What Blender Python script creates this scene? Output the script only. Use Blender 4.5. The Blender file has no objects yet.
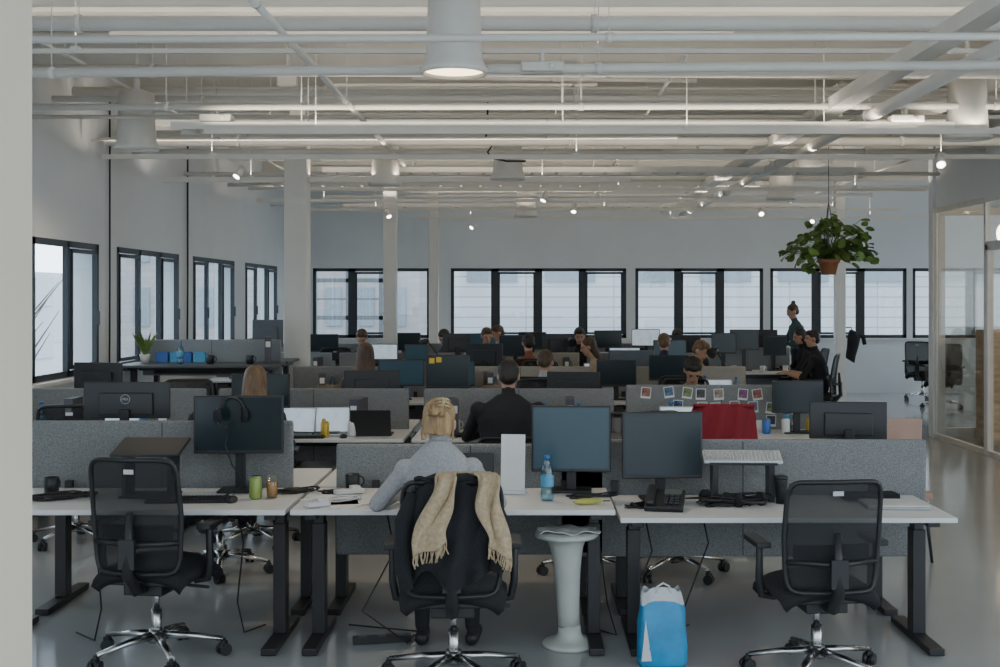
import bpy, math, random
import numpy as np
from mathutils import Vector, Matrix, Euler
random.seed(7)
D=bpy.data; C=bpy.context; COL=C.scene.collection
pi=math.pi; sin=math.sin; cos=math.cos
# ------------------------------------------------------------------ materials
MATS={}
def mat(name,col,rough=.5,metal=0.,var=.06,scale=8.,bump=0.,bscale=60.,emit=0.,alpha=1.,spec=.5,ecol=None,stretch=None,trans=0.):
    if name in MATS: return MATS[name]
    m=D.materials.new(name); m.use_nodes=True; nt=m.node_tree; N=nt.nodes; L=nt.links
    b=N['Principled BSDF']
    b.inputs['Roughness'].default_value=rough; b.inputs['Metallic'].default_value=metal
    b.inputs['Specular IOR Level'].default_value=spec
    tc=N.new('ShaderNodeTexCoord'); mp=N.new('ShaderNodeMapping'); L.new(tc.outputs['Object'],mp.inputs[0])
    if stretch: mp.inputs['Scale'].default_value=stretch
    nz=N.new('ShaderNodeTexNoise'); nz.inputs['Scale'].default_value=scale; L.new(mp.outputs[0],nz.inputs['Vector'])
    r=N.new('ShaderNodeValToRGB'); e=r.color_ramp.elements
    e[0].position=.3; e[1].position=.7
    e[0].color=tuple(max(0,c*(1-var)) for c in col)+(1,); e[1].color=tuple(min(1,c*(1+var)) for c in col)+(1,)
    L.new(nz.outputs['Fac'],r.inputs[0]); L.new(r.outputs[0],b.inputs['Base Color'])
    if bump:
        n2=N.new('ShaderNodeTexNoise'); n2.inputs['Scale'].default_value=bscale; L.new(mp.outputs[0],n2.inputs['Vector'])
        bp=N.new('ShaderNodeBump'); bp.inputs['Strength'].default_value=bump; bp.inputs['Distance'].default_value=.01
        L.new(n2.outputs['Fac'],bp.inputs['Height']); L.new(bp.outputs[0],b.inputs['Normal'])
    if emit:
        b.inputs['Emission Color'].default_value=tuple(ecol or col)+(1,); b.inputs['Emission Strength'].default_value=emit
    b.inputs['Alpha'].default_value=alpha
    b.inputs['Transmission Weight'].default_value=trans
    MATS[name]=m; return m
def glassmat(name,tint,fac,rough=.02):
    m=D.materials.new(name); m.use_nodes=True; nt=m.node_tree; N=nt.nodes; L=nt.links
    for n in list(N): N.remove(n)
    o=N.new('ShaderNodeOutputMaterial'); mx=N.new('ShaderNodeMixShader'); t=N.new('ShaderNodeBsdfTransparent'); g=N.new('ShaderNodeBsdfGlossy')
    t.inputs[0].default_value=tint+(1,); g.inputs['Roughness'].default_value=rough; mx.inputs[0].default_value=fac
    L.new(t.outputs[0],mx.inputs[1]); L.new(g.outputs[0],mx.inputs[2]); L.new(mx.outputs[0],o.inputs[0]); MATS[name]=m; return m
def brickmat(name,c1,c2,mortar,sx,sy,ms=.02,rough=.8,off=.5,rot=(pi/2,0,0)):
    m=D.materials.new(name); m.use_nodes=True; nt=m.node_tree; N=nt.nodes; L=nt.links; b=N['Principled BSDF']
    b.inputs['Roughness'].default_value=rough
    tc=N.new('ShaderNodeTexCoord'); mp=N.new('ShaderNodeMapping'); mp.inputs['Rotation'].default_value=rot; L.new(tc.outputs['Object'],mp.inputs[0])
    br=N.new('ShaderNodeTexBrick'); br.offset=off; br.inputs['Scale'].default_value=1; br.inputs['Brick Width'].default_value=sx; br.inputs['Row Height'].default_value=sy
    br.inputs['Mortar Size'].default_value=ms; br.inputs['Color1'].default_value=c1+(1,); br.inputs['Color2'].default_value=c2+(1,); br.inputs['Mortar'].default_value=mortar+(1,)
    L.new(mp.outputs[0],br.inputs['Vector']); L.new(br.outputs['Color'],b.inputs['Base Color']); MATS[name]=m; return m

M_wall=mat('white_wall_paint',(.71,.74,.76),.75,scale=1.2,var=.03,bump=.05,bscale=90)
M_warm=mat('warm_lit_white_paint',(.74,.66,.54),.7,scale=1.5,var=.03,bump=.05,bscale=90)  # warm light is put into this paint colour
M_ceil=mat('ceiling_paint',(.62,.61,.57),.8,scale=1.0,var=.05)
M_pipe=mat('white_painted_steel',(.73,.71,.66),.45,scale=3,var=.04)
M_floor=mat('polished_resin_floor',(.40,.41,.41),.11,scale=.9,var=.07,bump=.012,bscale=3)
M_frame=mat('dark_window_frame',(.020,.026,.034),.4)
M_glass=glassmat('window_glass',(.95,.98,1.),.04)
M_pglass=glassmat('partition_glass',(.92,.91,.88),.16)
M_top=mat('white_laminate',(.72,.72,.71),.35,scale=2,var=.03)
M_leg=mat('black_powder_steel',(.018,.018,.020),.4)
M_panel=mat('grey_felt',(.23,.235,.235),.95,scale=160,var=.35,bump=.5,bscale=300)
M_panel2=mat('beige_felt',(.38,.36,.31),.95,scale=160,var=.2,bump=.5,bscale=300)
M_panel3=mat('blue_grey_felt',(.28,.31,.33),.95,scale=160,var=.2,bump=.5,bscale=300)
M_blk=mat('black_plastic',(.015,.016,.018),.42)
M_blk2=mat('charcoal_fabric',(.016,.017,.020),.95,scale=150,var=.3,bump=.4,bscale=300)
M_mesh=mat('black_chair_netting',(.014,.015,.018),.7,alpha=.58,scale=300,var=.4)
M_alu=mat('polished_aluminium',(.62,.62,.62),.25,metal=1.)
M_scr=mat('switched_off_screen',(.010,.022,.027),.22,scale=1,var=.2,spec=.5)
M_scrb=mat('blue_dark_screen',(.022,.048,.064),.25,scale=1,var=.2,emit=.06,ecol=(.1,.28,.40))
M_scrw=mat('lit_screen',(.5,.6,.68),.3,emit=.6,scale=10,var=.3)
M_mback=mat('monitor_shell',(.022,.023,.026),.38)
M_mbackb=mat('grey_monitor_shell',(.09,.11,.13),.4)
M_white=mat('white_plastic',(.70,.70,.69),.35)
M_paper=mat('paper',(.75,.75,.73),.8)
M_silver=mat('silver_shell',(.42,.43,.44),.35,metal=.6)
M_cable=mat('black_cable',(.012,.012,.012),.5)
# ------------------------------------------------------------------ mesh builder
def frame(d):
    d=Vector(d).normalized(); a=Vector((0,0,1)) if abs(d.z)<.9 else Vector((1,0,0))
    x=a.cross(d).normalized(); return x,d.cross(x).normalized()
class MB:
    def __init__(s): s.v=[];s.f=[];s.m=[];s.s=[]
    def add(s,v,f,m=0,sm=True):
        used=sorted({i for q in f for i in q}); mp={u:k for k,u in enumerate(used)}
        o=len(s.v); s.v+= [tuple(v[i]) for i in used]
        for q in f: s.f.append(tuple(mp[i]+o for i in q)); s.m.append(m); s.s.append(sm if len(q)<5 else False)
        return s
    def box(s,c,d,m=0,rot=None):
        x,y,z=(a/2 for a in d); P=[Vector((i*x,j*y,k*z)) for i in(-1,1) for j in(-1,1) for k in(-1,1)]
        if rot: R=Euler(rot).to_matrix(); P=[R@p for p in P]
        P=[p+Vector(c) for p in P]
        return s.add(P,[(0,1,3,2),(4,6,7,5),(0,4,5,1),(2,3,7,6),(0,2,6,4),(1,5,7,3)],m,False)
    def cone(s,p0,p1,r0,r1=None,n=14,m=0):
        if r1 is None: r1=r0
        p0=Vector(p0);p1=Vector(p1); x,y=frame(p1-p0); v=[]
        for p,r in((p0,r0),(p1,r1)):
            for i in range(n): a=2*pi*i/n; v.append(p+x*(r*cos(a))+y*(r*sin(a)))
        f=[(i,(i+1)%n,n+(i+1)%n,n+i) for i in range(n)]+[tuple(reversed(range(n))),tuple(range(n,2*n))]
        return s.add(v,f,m)
    def tube(s,pts,r,n=8,m=0,closed=False):
        P=[Vector(p) for p in pts]; K=len(P); R=r if isinstance(r,(list,tuple)) else [r]*K
        v=[]; px=None
        for i in range(K):
            a=P[(i+1)%K] if (closed or i<K-1) else P[i]; b=P[i-1] if (closed or i>0) else P[i]
            d=(a-b)
            if d.length<1e-9: d=Vector((0,0,1))
            d.normalize()
            if px is None: x,y=frame(d)
            else:
                x=(px-d*px.dot(d)); 
                if x.length<1e-6: x,_=frame(d)
                x.normalize(); y=d.cross(x)
            px=x
            for j in range(n): t=2*pi*j/n; v.append(P[i]+x*(R[i]*cos(t))+y*(R[i]*sin(t)))
        f=[]
        for i in range(K if closed else K-1):
            i2=(i+1)%K
            for j in range(n): j2=(j+1)%n; f.append((i*n+j,i*n+j2,i2*n+j2,i2*n+j))
        if not closed: f+=[tuple(reversed(range(n))),tuple(range((K-1)*n,K*n))]
        return s.add(v,f,m)
    def loft(s,rings,n=20,m=0):
        v=[];K=len(rings)
        for c,x,y in rings:
            c=Vector(c);x=Vector(x);y=Vector(y)
            for j in range(n): t=2*pi*j/n; v.append(c+x*cos(t)+y*sin(t))
        f=[]
        for i in range(K-1):
            for j in range(n): j2=(j+1)%n; f.append((i*n+j,i*n+j2,(i+1)*n+j2,(i+1)*n+j))
        f+=[tuple(reversed(range(n))),tuple(range((K-1)*n,K*n))]
        return s.add(v,f,m)
    def ell(s,c,r,n=16,m=0,rot=None):
        R=rot if rot is not None else Matrix.Identity(3); c=Vector(c); K=n//2; rr=r if isinstance(r,(list,tuple)) else (r,r,r)
        v=[c+R@Vector((0,0,-rr[2]))]
        for i in range(1,K):
            a=-pi/2+pi*i/K
            for j in range(n): t=2*pi*j/n; v.append(c+R@Vector((rr[0]*cos(a)*cos(t),rr[1]*cos(a)*sin(t),rr[2]*sin(a))))
        v.append(c+R@Vector((0,0,rr[2]))); f=[]
        for j in range(n): f.append((0,1+(j+1)%n,1+j))
        for i in range(K-2):
            for j in range(n): a=1+i*n; j2=(j+1)%n; f.append((a+j,a+j2,a+n+j2,a+n+j))
        a=1+(K-2)*n
        for j in range(n): f.append((a+j,a+(j+1)%n,len(v)-1))
        return s.add(v,f,m)
    def lathe(s,prof,c=(0,0,0),n=24,m=0,cap=True):
        c=Vector(c); v=[]
        for r,z in prof:
            for j in range(n): t=2*pi*j/n; v.append(c+Vector((r*cos(t),r*sin(t),z)))
        f=[]
        for i in range(len(prof)-1):
            for j in range(n): j2=(j+1)%n; f.append((i*n+j,i*n+j2,(i+1)*n+j2,(i+1)*n+j))
        if cap: f+=[tuple(reversed(range(n))),tuple(range((len(prof)-1)*n,len(prof)*n))]
        return s.add(v,f,m)
    def sheet(s,fn,nu,nv,m=0):
        v=[fn(i/nu,j/nv) for j in range(nv+1) for i in range(nu+1)]
        f=[(j*(nu+1)+i,j*(nu+1)+i+1,(j+1)*(nu+1)+i+1,(j+1)*(nu+1)+i) for j in range(nv) for i in range(nu)]
        return s.add(v,f,m)
    def mesh(s,name,mats):
        me=D.meshes.new(name); me.from_pydata(s.v,[],s.f); 
        for q in (mats if isinstance(mats,(list,tuple)) else [mats]): me.materials.append(q)
        me.polygons.foreach_set('material_index',s.m); me.polygons.foreach_set('use_smooth',s.s); me.update(); return me
    def obj(s,name,mats,parent=None,loc=(0,0,0),rz=0,bevel=0,sub=0,solid=0,label=None,cat=None,group=None,kind=None):
        o=D.objects.new(name,s.mesh(name,mats)); COL.objects.link(o)
        o.location=loc; o.rotation_euler=(0,0,rz)
        if parent: o.parent=parent
        if solid: q=o.modifiers.new('s','SOLIDIFY'); q.thickness=solid; q.offset=0
        if bevel: q=o.modifiers.new('b','BEVEL'); q.width=bevel; q.segments=2; q.limit_method='ANGLE'
        if sub: q=o.modifiers.new('u','SUBSURF'); q.levels=sub; q.render_levels=sub
        meta(o,label,cat,group,kind); return o
def meta(o,label=None,cat=None,group=None,kind=None):
    if label: o['label']=label
    if cat: o['category']=cat
    if group: o['group']=group
    if kind: o['kind']=kind
def empty(name,loc,rz=0,label=None,cat=None,group=None):
    o=D.objects.new(name,None); COL.objects.link(o); o.location=loc; o.rotation_euler=(0,0,rz); o.empty_display_size=.1; meta(o,label,cat,group); return o
TREE={}
def tree(o):
    if o.name in TREE: return TREE[o.name]
    TREE[o.name]=[(c,tree(c)) for c in list(o.children)]; return TREE[o.name]
def dup(root,loc,rz=0,label=None,scale=None,drop=()):
    def rec(o,par):
        n=o.copy(); COL.objects.link(n)
        if par: n.parent=par; n.matrix_parent_inverse=o.matrix_parent_inverse.copy()
        for c,_ in tree(o):
            if c.name.split('.')[0] in drop: continue
            rec(c,n)
        return n
    n=rec(root,None); n.location=loc; n.rotation_euler=(root.rotation_euler.x,root.rotation_euler.y,rz)
    if scale: n.scale=scale
    if label: n['label']=label
    return n
# ------------------------------------------------------------------ room shell
XL=-4.4; YF=22.5; ZC=4.3
MB().box((2.5,11,-.05),(15.5,27,.1)).obj('floor',M_floor,kind='structure',label='pale grey glossy resin floor')
MB().box((2.5,12,ZC+.06),(15.5,23,.12)).obj('ceiling',M_ceil,kind='structure',label='white painted exposed ceiling')
Z0,Z1=1.03,2.34
def wall(name,axis,pos,th,a0,a1,ops,z0,z1,mt,side=1):
    b=MB()
    def bx(u0,u1,w0,w1):
        if u1-u0<1e-4 or w1-w0<1e-4: return
        if axis=='y': b.box((pos+side*th/2,(u0+u1)/2,(w0+w1)/2),(th,u1-u0,w1-w0))
        else: b.box(((u0+u1)/2,pos+side*th/2,(w0+w1)/2),(u1-u0,th,w1-w0))
    bx(a0,a1,0,z0); bx(a0,a1,z1,ZC); p=a0
    for u0,u1 in ops: bx(p,u0,z0,z1); p=u1
    bx(p,a1,z0,z1)
    return b.obj(name,mt,kind='structure')
LW=[(7.0,9.2),(9.9,12.35),(12.9,15.2),(15.85,18.1),(18.8,21.2)]
FW=[(-4.0,-1.8),(-1.41,1.88),(2.05,4.45),(4.58,7.14),(7.25,9.4)]
wall('wall_left','y',XL,.3,3.0,YF+.3,LW,Z0,Z1,M_wall,-1)
wall('wall_far','x',YF,.3,XL,10,FW,Z0,Z1,M_wall,1)
wall('wall_right','y',10,.3,16,YF+.3,[(16.5,22)],.4,3.2,M_wall,1)
wn=[0]
def window(axis,pos,u0,u1,z0,z1,n,wide=False,mf=M_frame,dark=()):
    wn[0]+=1; b=MB(); g=MB(); t=.06; dp=.05
    def bx(B,a,c,w,h,d=dp,off=0):
        if axis=='y': B.box((pos+off,a,c),(d,w,h))
        else: B.box((a,pos+off,c),(w,d,h))
    zc=(z0+z1)/2; uc=(u0+u1)/2; W=u1-u0; H=z1-z0
    bx(b,uc,z0+t/2,W,t); bx(b,uc,z1-t/2,W,t)
    for i in range(n+1):
        w=.14 if (wide and 0<i<n) else .06
        a=min(max(u0+W*i/n,u0+w/2),u1-w/2); bx(b,a,zc,w,H)
    for i in range(n):
        a=u0+W*(i+.5)/n
        if i%2==(0 if axis=='y' else 1):   # opening casements have an extra inner frame and handle
            w=W/n-.12; k=1 if axis=='y' else -1; q=.04 if axis=='x' else .022
            bx(b,a-w/2+.02,zc,q,H-.16,.03,.02*k); bx(b,a+w/2-.02,zc,q,H-.16,.03,.02*k)
            bx(b,a,z0+.09,w,.04,.03,.02*k); bx(b,a,z1-.09,w,.04,.03,.02*k)
            bx(b,a+w/2-.02,zc-.1,.02,.14,.03,.045*k)
    bx(g,uc,zc,W-.04,H-.04,.008)
    sgn=1 if axis=='y' else -1
    o=b.obj('window_%d'%wn[0],mf,kind='structure',label='dark aluminium framed window band')
    g.obj('glass',M_glass,parent=o)
    s=MB(); bx(s,uc,z0-.02,W+.1,.03,.14,sgn*.04); s.obj('sill',M_white,parent=o)
    L=D.lights.new('daylight_portal','AREA'); L.shape='RECTANGLE'; L.size=W; L.size_y=H; L.cycles.is_portal=True
    lo=D.objects.new('daylight_portal',L); COL.objects.link(lo)
    if axis=='y': lo.location=(pos-.2 if pos<0 else pos+.16,uc,zc); lo.rotation_euler=(0,-pi/2,0) if pos<0 else (0,pi/2,0); L.size=H; L.size_y=W
    else: lo.location=(uc,pos+.2,zc); lo.rotation_euler=(-pi/2,0,0)
for a,c in LW: window('y',XL-.02,a,c,Z0,Z1,3)
for (a,c),n in zip(FW,(3,4,3,3,2)): window('x',YF+.045,a,c,Z0,Z1,n,True)
window('y',10.12,16.5,22,.4,3.2,5)  # unseen window added to let light in from the right
MB().box((-1.317-.5,3.1,ZC/2),(1.0,.2,ZC)).obj('wall_partition',M_warm,kind='structure',label='white wall end with warm light in its colour')
# glazed meeting room
XG=5.26
MB().box((XG+.06,10.7,(2.94+ZC)/2),(.14,9.5,ZC-2.94)).obj('wall_header',M_wall,kind='structure')
MB().box((XG+.03,15.45,ZC/2),(.16,.16,ZC)).obj('trim_1',M_wall,kind='structure',label='white corner post of glazed room')
M_pfr=mat('pale_partition_frame',(.62,.61,.57),.5)
ys=[6,7.6,9.2,10.8,12.35,13.7,15.38]
for i in range(len(ys)-1):
    a,c=ys[i],ys[i+1]; b=MB()
    b.box((XG,(a+c)/2,.03),(.06,c-a,.06)).box((XG,(a+c)/2,2.91),(.06,c-a,.06)).box((XG,a+.012,1.47),(.05,.024,2.94)).box((XG,c-.012,1.47),(.05,.024,2.94))
    if i==4: b.box((XG,a+.07,1.2),(.07,.08,2.4)).box((XG,c-.07,1.2),(.07,.08,2.4)).box((XG,(a+c)/2,2.38),(.07,c-a,.1))
    o=b.obj('door_1' if i==4 else 'window_%d'%(20+i),M_white if i==4 else M_pfr,kind='structure',label='glazed partition bay')
    MB().box((XG,(a+c)/2,1.47),(.012,c-a-.06,2.8)).obj('glass',M_pglass,parent=o)
    if i==4: MB().cone((XG-.06,a+.2,1.0),(XG-.06,a+.2,1.25),.01).obj('handle',M_alu,parent=o)
o=MB().box((7.5,15.42,2.9),(4.4,.08,.1)).box((7.5,15.42,.06),(4.4,.08,.12)).box((6.3,15.42,1.5),(.05,.06,2.9)).box((7.6,15.42,1.5),(.05,.06,2.9)).obj('window_30',M_pfr,kind='structure',label='glazed end bay of meeting room')
MB().box((7.5,15.42,1.5),(4.3,.012,2.75)).obj('glass',M_pglass,parent=o)
MB().box((9.8,11,ZC/2),(.15,9.5,ZC)).obj('wall_meeting_room',M_warm,kind='structure')
# exterior
M_fac=brickmat('pale_banded_facade',(.70,.71,.71),(.64,.66,.67),(.42,.44,.46),2.6,.30,.02,off=0)
M_brk=brickmat('brick_facade',(.46,.42,.42),(.52,.49,.48),(.42,.42,.42),.5,.2,.015)
M_win=mat('far_window_glass',(.32,.36,.40),.3)
b=MB().box((6,36,2),(17,1,14))
for i in range(8):
    b.box((-1+i*2.3,35.47,2.6),(1.5,.06,.7),1)
b.obj('office_building',[M_fac,M_win],label='pale banded office building across the street',cat='building')
b=MB().box((-8.5,38,2),(11,1,14))
for i in range(10):
    for k in range(3): b.box((-13+i*1.0,37.47,-.5+k*2.0),(.5,.06,1.2),1)
b.obj('brick_building',[M_brk,M_win],label='brick building with tall windows across the street',cat='building')
M_st2=mat('dark_structural_steel',(.16,.17,.18),.6)
b=MB()
for x in(-5.0,-4.2,-3.4): b.box((x,0,2.4),(.10,.10,10.8))
for z in(.4,1.3,2.2,3.1,4.5): b.box((-4.2,0,z),(1.7,.10,.10))
for z in(1.75,2.65): b.box((-4.2,0,z),(1.7,.04,.04))
b.obj('steel_stair_tower',M_st2,loc=(-.1,29,0),label='dark steel framework outside windows',cat='steel structure')
b=MB().box((-19,25,-1),(1,50,7.5))
for i in range(16):
    for k in range(3): b.box((-18.47,4+i*2.8,-2+k*2.0),(.06,1.7,1.1),1)
b.obj('row_building',[brickmat('row_facade',(.60,.60,.60),(.56,.57,.58),(.45,.45,.45),3,1.0,.03,rot=(pi/2,0,pi/2)),M_win],label='low grey building along the street',cat='building')
MB().box((0,25,-3.05),(90,90,.1)).obj('street_ground',mat('asphalt',(.35,.36,.37),.9),kind='structure')
M_bark=mat('tree_bark',(.14,.12,.10),.9)
def tree_obj(x,y):
    b=MB(); b.tube([(0,0,0),(.1,0,1.5),(.05,.1,3)],[.15,.12,.1],8)
    rnd=random.Random(x*3+y)
    for i in range(40):
        a=rnd.uniform(0,2*pi); h=rnd.uniform(1.8,3.2); l=rnd.uniform(1.0,2.2)
        p0=Vector((.06,.05,h)); p1=p0+Vector((cos(a)*l*.5,sin(a)*l*.5,l*.5)); p2=p1+Vector((cos(a+.5)*l*.4,sin(a+.5)*l*.4,l*.5))
        b.tube([p0,p1,p2],[.05,.03,.008],5)
    b.obj('bare_tree',M_bark,loc=(x,y,-3),label='bare winter tree by the street',cat='tree',group='street trees')
for x,y in((-13,24),(-14,31),(-11,19)): tree_obj(x,y)
# columns
def column(x,y,w,name='column'):
    b=MB().box((0,0,ZC/2),(w,w,ZC)).box((0,0,ZC-.12),(w*1.6,w*1.6,.24)).box((0,0,.04),(w*1.15,w*1.15,.08))
    b.obj('column',M_pipe,loc=(x,y,0),bevel=.008,label='square white painted steel column',cat='column',group='structural columns')
column(-2.64,13.85,.26); column(-1.99,17.6,.19); column(-1.66,21.6,.17); column(5.75,22.0,.18)
# ------------------------------------------------------------------ ceiling services
def beam(y,z=4.05,h=.42,w=.18):
    b=MB().box((2.5,0,0),(15,.05,h)).box((2.5,0,h/2),(15,w,.03)).box((2.5,0,-h/2),(15,w,.03))
    b.obj('ceiling_beam',M_pipe,loc=(0,y,z),label='white painted steel ceiling beam',cat='beam',group='ceiling beams')
for y in (8.6,10.9,13.2,15.5,17.8,20.1): beam(y)
def pipe(p0,p1,r,rods=True,m=None):
    b=MB().cone(p0,p1,r,r,12); P0=Vector(p0);P1=Vector(p1); L=(P1-P0).length; n=int(L/3.6)
    for i in range(n+1):
        q=P0.lerp(P1,(i+.4)/(n+.8)); 
        if rods: b.cone(q,(q.x,q.y,ZC),.004,.004,6)
        d=(P1-P0).normalized()*.02; b.cone(q-d,q+d,r*1.25,r*1.25,12)
    b.obj('ceiling_pipe',m or M_pipe,label='long thin white ceiling pipe',cat='pipe',group='ceiling pipes')
def track(x0,x1,y,z,h=.045):
    b=MB().box(((x0+x1)/2,y,z),(x1-x0,.04,h))
    n=int((x1-x0)/3.2)
    for i in range(n+1):
        x=x0+(x1-x0)*(i+.3)/(n+.6); b.cone((x,y,z),(x,y,ZC),.004,.004,6); b.box((x,y,z+h/2),(.06,.06,.03))
    o=b.obj('lighting_track',M_pipe,label='white suspended lighting track',cat='lighting track',group='lighting tracks')
    # added fill light above the track, no real fixture, brightening the ceiling
    L=D.lights.new('fill_uplight','AREA'); L.shape='RECTANGLE'; L.size=x1-x0; L.size_y=.06; L.energy=UP*(x1-x0); L.color=(1,.88,.72)
    lo=D.objects.new('fill_uplight',L); COL.objects.link(lo); lo.parent=o; lo.location=((x0+x1)/2,y,z+.06); lo.rotation_euler=(pi,0,0)
UP=3.4
pipe((-4.3,6.5,3.19),(5.2,6.5,3.22),.022); pipe((-4.3,7.45,3.18),(5.2,7.4,3.25),.03)
track(-4.2,5.2,8.3,3.5,.03)
track(-2.6,5.2,9.7,3.14); track(-4.2,5.2,11.9,3.19); track(-4.2,1.2,13.9,3.16,.06); track(-2.8,5.2,15.6,3.2)
track(-3.9,4.5,17.4,3.2); track(-3.5,6,19.2,3.2); track(-2,7,20.8,3.18)
pipe((-4.3,7.9,3.6),(5.2,7.9,3.6),.05); pipe((-4.3,12.6,3.5),(5.2,12.6,3.5),.04); pipe((-4.3,16.6,3.45),(8,16.6,3.45),.05); pipe((-4.3,10.4,3.36),(5.2,10.4,3.36),.018);pipe((-4.3,18.6,3.5),(8,18.6,3.5),.04)
pipe((-4.3,9.2,3.8),(5.2,9.2,3.8),.035); pipe((-4.3,11.4,3.75),(5.2,11.4,3.75),.05); pipe((-4.3,14.8,3.7),(5.2,14.8,3.7),.03)
pipe((-4.3,13.6,3.45),(5.2,13.6,3.45),.03); pipe((-4.3,15.1,3.35),(5.2,15.1,3.35),.025); pipe((-4.3,10.9,3.6),(5.2,10.9,3.6),.03)
pipe((-1.42,5,3.34),(-1.42,14,3.34),.022); pipe((2.85,5,3.3),(2.85,22,3.3),.05)
rp=random.Random(21)
for i in range(24):   # finer services at varied heights
    y=8.8+i*.52+rp.uniform(-.2,.2); z=rp.uniform(3.26,3.9); x0=rp.choice([-4.3,-4.3,-3.0,-1.0]); x1=rp.choice([5.2,5.2,3.4,1.5])
    pipe((x0,y,z),(x1,y,z+rp.uniform(-.03,.03)),rp.choice([.010,.014,.02,.028,.045]))
for x,z,y0,y1 in((1.2,3.62,9,21),(-3.6,3.7,8,21),(4.6,3.45,7,21)): pipe((x,y0,z),(x,y1,z),.014)
for i in range(5):   # pale junction boxes and short drops
    x=rp.uniform(-3,4); y=10.4+i*1.9; MB().box((0,0,0),(.16,.10,.14)).cone((0,0,.05),(0,0,.5),.012).obj('junction_box',M_pipe,loc=(x,y,3.7),bevel=.006,label='small white junction box under ceiling',cat='junction box',group='junction boxes')
b=MB().box((2.55,13.5,3.38),(.16,17,.10)); b.obj('cable_duct',M_pipe,label='white rectangular cable duct under ceiling',cat='duct')
b=MB().cone((4.15,6,3.8),(4.15,21,3.8),.15,.15,24)
for i in range(12): b.cone((4.15,6.5+i*1.25,3.8),(4.15,6.55+i*1.25,3.8),.158,.158,24)
b.obj('ventilation_duct',M_pipe,label='round white spiral ventilation duct',cat='duct')
def ladder(x0,x1,y,z,w=.3):
    b=MB().box(((x0+x1)/2,y-w/2,z),(x1-x0,.015,.06)).box(((x0+x1)/2,y+w/2,z),(x1-x0,.015,.06))
    n=int((x1-x0)/.28)
    for i in range(n): b.box((x0+(i+.5)*(x1-x0)/n,y,z-.02),(.03,w,.012))
    for i in range(3):
        x=x0+(x1-x0)*(i+.5)/3
        for s in(-1,1): b.cone((x,y+s*w/2,z),(x,y+s*w/2,ZC),.005,.005,6)
    for k in range(3): b.tube([(x0+j*(x1-x0)/20,y-.08+.07*k+.015*sin(j*1.7+k),z+.005) for j in range(21)],.01,6)
    b.obj('cable_tray',M_pipe,label='white perforated cable tray hung from ceiling',cat='cable tray',group='cable trays')
ladder(-2.9,3.5,9.95,3.2); ladder(-2.4,4.0,14.3,3.3); ladder(-3,5,19.8,3.3); ladder(-4,4.6,12.2,3.55); ladder(-3.6,2.6,17.0,3.4)
for (x,y,w,dp) in ((1.6,9.1,2.2,.9),(-.6,12.0,2.6,.7),(3.6,12.4,1.0,.9)):
    MB().box((0,0,0),(w,dp,.06)).cone((-w/3,0,0),(-w/3,0,ZC-3.9),.006).cone((w/3,0,0),(w/3,0,ZC-3.9),.006).obj('acoustic_ceiling_panel',M_pipe,loc=(x,y,3.9),bevel=.01,label='flat white acoustic panel hung below ceiling',cat='acoustic panel',group='acoustic panels')
M_lamp=mat('lamp_glow',(1,.85,.6),.5,emit=5,ecol=(1,.80,.48))
M_lampoff=mat('lamp_diffuser',(.6,.58,.52),.4,emit=.1)
def pendant(x,y,lit,zb=3.1):
    e=empty('cylinder_pendant_lamp',(x,y,zb),label='white cylindrical ceiling lamp, '+('lit warm' if lit==1 else 'off, with added light'),cat='ceiling lamp',group='cylinder lamps')
    MB().lathe([(.165,.05),(.18,0),(.195,.0),(.195,.03),(.172,.07),(.165,.12),(.15,.50),(.03,.54),(.03,.62)],n=36,cap=False).obj('lamp_shade',M_pipe,e)
    MB().lathe([(.001,.02),(.178,.02),(.17,.045),(.001,.045)]).obj('diffuser',M_lamp if lit==1 else M_lampoff,e)
    MB().cone((0,0,.54),(0,0,ZC-zb),.015).obj('rod',M_pipe,e)
    L=D.lights.new('lamp_and_fill_light','SPOT'); L.energy={0:15,1:70,2:60}[lit]; L.spot_size=2.6; L.spot_blend=.8; L.color=(1,.78,.52); L.shadow_soft_size=.14  # off lamps carry added light too; the strong one warms the left wall
    lo=D.objects.new('lamp_and_fill_light',L); COL.objects.link(lo); lo.location=(0,0,-.01); lo.parent=e
for x,y,l in((-.42,7.0,1),(-3.44,10.6,2),(3.64,9.9,0),(-.2,13.3,0),(0,19.5,0),(-1.64,14,0),(3.4,16,0)): pendant(x,y,l)
def spot(x,y,z,rx,rz):
    e=empty('track_spotlight',(x,y,z),label='small white track spotlight, lit',cat='spotlight',group='track spotlights')
    R=Euler((rx,0,rz)).to_matrix(); d=R@Vector((0,0,-1))
    MB().cone((0,0,.06),(0,0,0),.012).cone(-d*.05,d*.08,.032,.042,16).obj('housing',M_pipe,e)
    MB().cone(d*.079,d*.083,.034,.034,16).obj('bulb',mat('spot_glow',(1,.95,.85),.5,emit=12),e)
for x,y,z in((-2.95,12.4,3.1),(.25,15.6,3.12),(.7,17.4,3.1),(3.4,17.4,3.05),(3.55,10.3,2.98),(-.9,20.8,3.05),(-2.0,17.3,3.02),(4.6,19.2,3.06)):
    spot(x,y,z,random.uniform(-.9,-.3),random.uniform(-1,1))
b=MB().tube([(XL+.03,12.6,4.0),(XL+.03,12.6,2.0),(XL+.03,12.59,1.1)],.010); b.obj('wall_cable',M_cable,label='black cable running down the white wall',cat='cable',group='wall cables')
b=MB().tube([(XL+.03,15.5,4.0),(XL+.03,15.5,2.0),(XL+.03,15.48,1.1)],.012); b.obj('wall_cable',M_cable,label='black cable running down the white wall',cat='cable',group='wall cables')
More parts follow.
